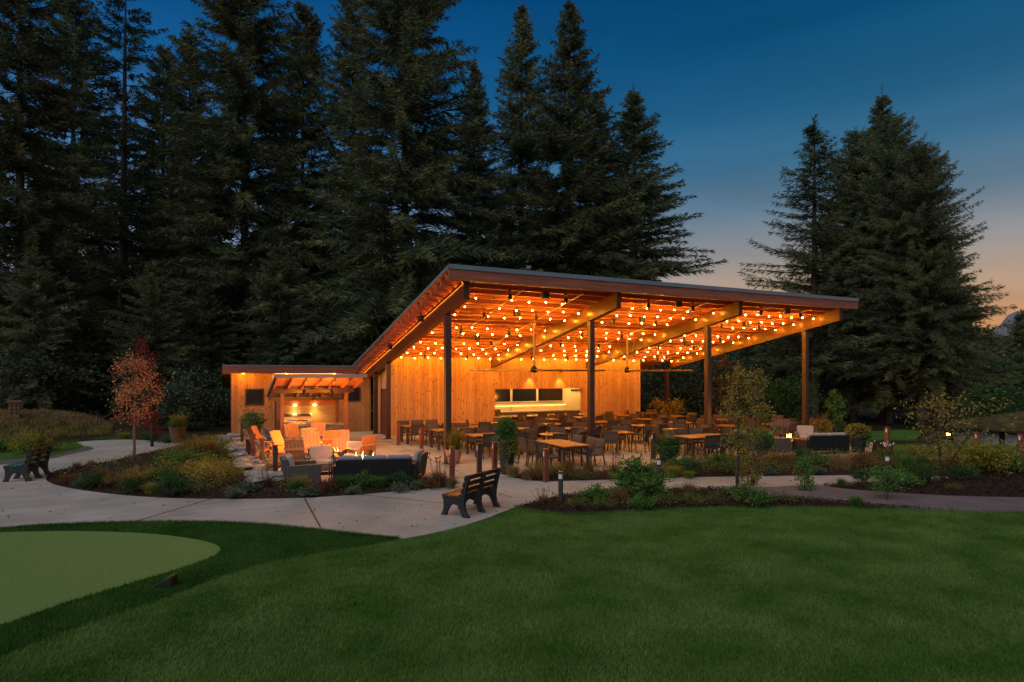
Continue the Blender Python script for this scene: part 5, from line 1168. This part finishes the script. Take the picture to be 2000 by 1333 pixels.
pot('leafy_planter', 'dark planter of reddish grass and bright leaves right of the right sofa', 1676, 884, .2, .32, .62, m_pot, [('red_grass', 'grass', m_rust, 300, .55, .9, 0), ('filler', 'ball', m_yel, 900, .5, .42, 0), ('trailing_vine', 'trail', m_grn, 600, .6, 0, .1)])
pot('golden_planter', 'planter of golden yellow foliage beside the right front column', 1604, 862, .2, .3, .3, m_potb, [('filler', 'ball', m_gold, 1300, .75, .42, 0), ('flower_spray', 'grass', m_rust, 140, 1.0, .35, 0)])
pot('corner_planter', 'big brown planter of white flecked foliage by the restroom wall', 493, 862, .28, .38, .75, m_potb, [('filler', 'ball', m_grn, 1000, .55, .5, 0), ('white_flowers', 'ball', m_silv, 200, .7, .4, .15), ('trailing_vine', 'trail', m_grn, 500, .3, 0, 0)])
pot('path_planter', 'orange lit pot of grasses beside the far path left of the restroom', 347, 866, .24, .33, .7, m_potb, [('grass', 'grass', m_gold, 420, .65, .7, 0), ('filler', 'ball', m_grn, 500, .35, .35, 0)], 0)
# ================================================================== GRASS AND GROUND COVER (stuff)
rng = np.random.default_rng(99)
m_blade = leafmat('lawn_blades', (.060, .14, .022), (.15, .245, .07), 1.0, 0, .3, 0, 30)
vp = [D(-120, 4.6), D(-120, 15), D(2120, 15), D(2120, 4.6)]
def lawnpts(n, poly, dmin, dmax):
    d = rng.uniform(dmin, dmax, n); px = rng.uniform(-350, 2500, n); l = (px - 1000) / FPX * d
    Q = np.stack([SA * d + CA * l, CA * d - SA * l], 1); return Q[inpoly(Q, poly)]
Q = lawnpts(760000, lawnW, 5.0, 14.8)
Q = Q[~inpoly(Q, fringeW)]
def tri(Q, z, H, w):
    n = len(Q); a = rng.uniform(0, 6.28, n); h = H * rng.uniform(.5, 1.2, n); ln = rng.normal(0, .5, (n, 2)) * h[:, None]
    s = np.stack([np.cos(a), np.sin(a), np.zeros(n)], 1) * (w / 2); C = np.concatenate([Q, np.full((n, 1), z)], 1)
    return np.stack([C - s, C + s, C + np.concatenate([ln, h[:, None]], 1)], 1).reshape(-1, 3)
tag(npmesh('lawn_grass', tri(Q, .012, .042, .009), 3, m_blade), 'mown green lawn grass covering the foreground', 'grass', kind='stuff')
m_fblade = leafmat('fringe_blades', (.026, .085, .014), (.06, .14, .03), .9, 0, .3, 0, 30)
Q = lawnpts(760000, fringeW, 5.0, 14); Q = Q[~inpoly(Q, greenW)]
tag(npmesh('fringe_grass', tri(Q, .018, .05, .009), 3, m_fblade), 'darker longer turf fringe around the putting green', 'grass', kind='stuff')
# rougher tufts along the lawn edges
edge = np.array(bedlow[:-2]); idx = rng.integers(0, len(edge) - 1, 9000); f = rng.random((9000, 1)); Q = edge[idx] * (1 - f) + edge[idx + 1] * f + rng.normal(0, .035, (9000, 2))
tag(npmesh('edge_grass', tri(Q, .0, .07, .008), 3, m_blade), 'ragged grass along the lawn edge', 'grass', kind='stuff')
edge = np.array(lowW[3:]); idx = rng.integers(0, len(edge) - 1, 9000); f = rng.random((9000, 1)); Q = edge[idx] * (1 - f) + edge[idx + 1] * f + rng.normal(0, .03, (9000, 2))
tag(npmesh('edge_grass', tri(Q, .01, .06, .009), 3, m_fblade), 'ragged turf along the concrete path edge', 'grass', kind='stuff')
# fallen leaves blown onto the path
Q = np.concatenate([randin(lowW + low2W + uppW + upp2W, 260, rng), randin(patioW[:30], 90, rng)]); n = len(Q); d = rng.normal(0, 1, (n, 3)); d[:, 2] *= .12
tag(npmesh('fallen_leaves', leaves(np.stack([Q[:, 0], Q[:, 1], np.full(n, .04)], 1), d, rng.uniform(.04, .09, n), rng.uniform(.03, .05, n), rng, roll=.25), 4, m_rust), 'scattered dry leaves on the concrete path', 'leaves', kind='stuff')
# low mixed ground cover in the beds
def cover(name, poly, n, mat, H, ls, label, margin=.25, kind='leaf'):
    Q = randin(poly, n * 2, rng); Q = Q[polydist(Q, poly) > margin][:n]; k = 9
    c = np.repeat(Q, k, 0) + rng.normal(0, .09, (len(Q) * k, 2)); m = len(c); z = rng.uniform(.02, H, m)
    d = rng.normal(0, 1, (m, 3)); d[:, 2] = np.abs(d[:, 2]) * .8
    V = leaves(np.stack([c[:, 0], c[:, 1], z + .06], 1), d, rng.uniform(.6, 1.3, m) * ls, rng.uniform(.3, .6, m) * ls, rng) if kind == 'leaf' else blades(np.stack([c[:, 0], c[:, 1], hgt(c[:, 0], c[:, 1])], 1), H, .7, .012, rng)
    tag(npmesh(name, V, 4, mat), label, 'ground cover', kind='stuff')
backisl = [p for p in island]
cover('ground_cover', PXY([(300, 935), (440, 955), (470, 925), (452, 885), (440, 862), (380, 870), (340, 882), (300, 900)]), 420, m_leafmix if 'm_leafmix' in globals() else m_gold, .34, .06, 'mixed golden ground cover of the island bed', .05)
cover('ground_cover', PXY([(300, 935), (440, 955), (470, 925), (452, 885), (440, 862), (380, 870), (340, 882), (300, 900)]), 420, m_grn, .34, .06, 'mixed green ground cover of the island bed', .05)
cover('ground_cover', rightbed, 520, m_rust, .22, .05, 'low russet ground cover of the right bed', .15)
cover('ground_cover', rightbed, 560, m_grn, .26, .06, 'low green ground cover of the right bed', .15)
cover('ground_cover', island, 230, m_grn, .20, .055, 'low green growth through the island bed', .25)
cover('ground_cover', island, 150, m_gold, .22, .05, 'low golden growth through the island bed', .25)
cover('ground_cover', island, 160, m_rust, .10, .05, 'scattered dry leaves and low growth in the island bed', .2)
cover('ground_cover', frontbed, 60, m_fern, .16, .06, 'sparse olive growth in the front bed', .2)
cover('ground_cover', rightbed, 300, m_fern, .3, .07, 'olive feathery ground cover of the right bed', .15)
cover('ground_cover', frontbed, 70, m_grn, .12, .05, 'sparse low growth in the front bed', .15)
cover('meadow_grass', PXY([(-420, 885), (0, 872), (100, 862), (215, 853), (215, 846), (0, 848), (-420, 856)]), 1500, m_olive, .22, .1, 'low mixed grass in front of the dry meadow', .05, 'blade')
cover('meadow_grass', drybed, 3600, m_tan, .27, .1, 'tan dry meadow grass on the left bank', .2, 'blade')
for q in ():
    pass
V = []
Q = randin(leftlawn, 26000, rng); tag(npmesh('side_grass', tri(Q, .0, .09, .02), 3, m_blade), 'green grass strip beside the left path', 'grass', kind='stuff')
# bark chips on the mulch
def chips(poly, n):
    Q = randin(poly, n, rng); d = rng.normal(0, 1, (n, 3)); d[:, 2] *= .35
    return leaves(np.stack([Q[:, 0], Q[:, 1], .055 + .05 * np.minimum(polydist(Q, poly), .8) + rng.uniform(0, .02, n)], 1), d, rng.uniform(.03, .09, n), rng.uniform(.015, .03, n), rng)
m_chip = leafmat('bark_chips', (.016, .011, .010), (.06, .038, .03), 9, 0, 0, 0, 60)
tag(npmesh('bark_chips', np.concatenate([chips(island, 14000), chips(frontbed, 9000), chips(rightbed, 7000), chips(mulchright, 9000)]), 4, m_chip), 'loose bark chips on the planting beds', 'mulch', kind='stuff')
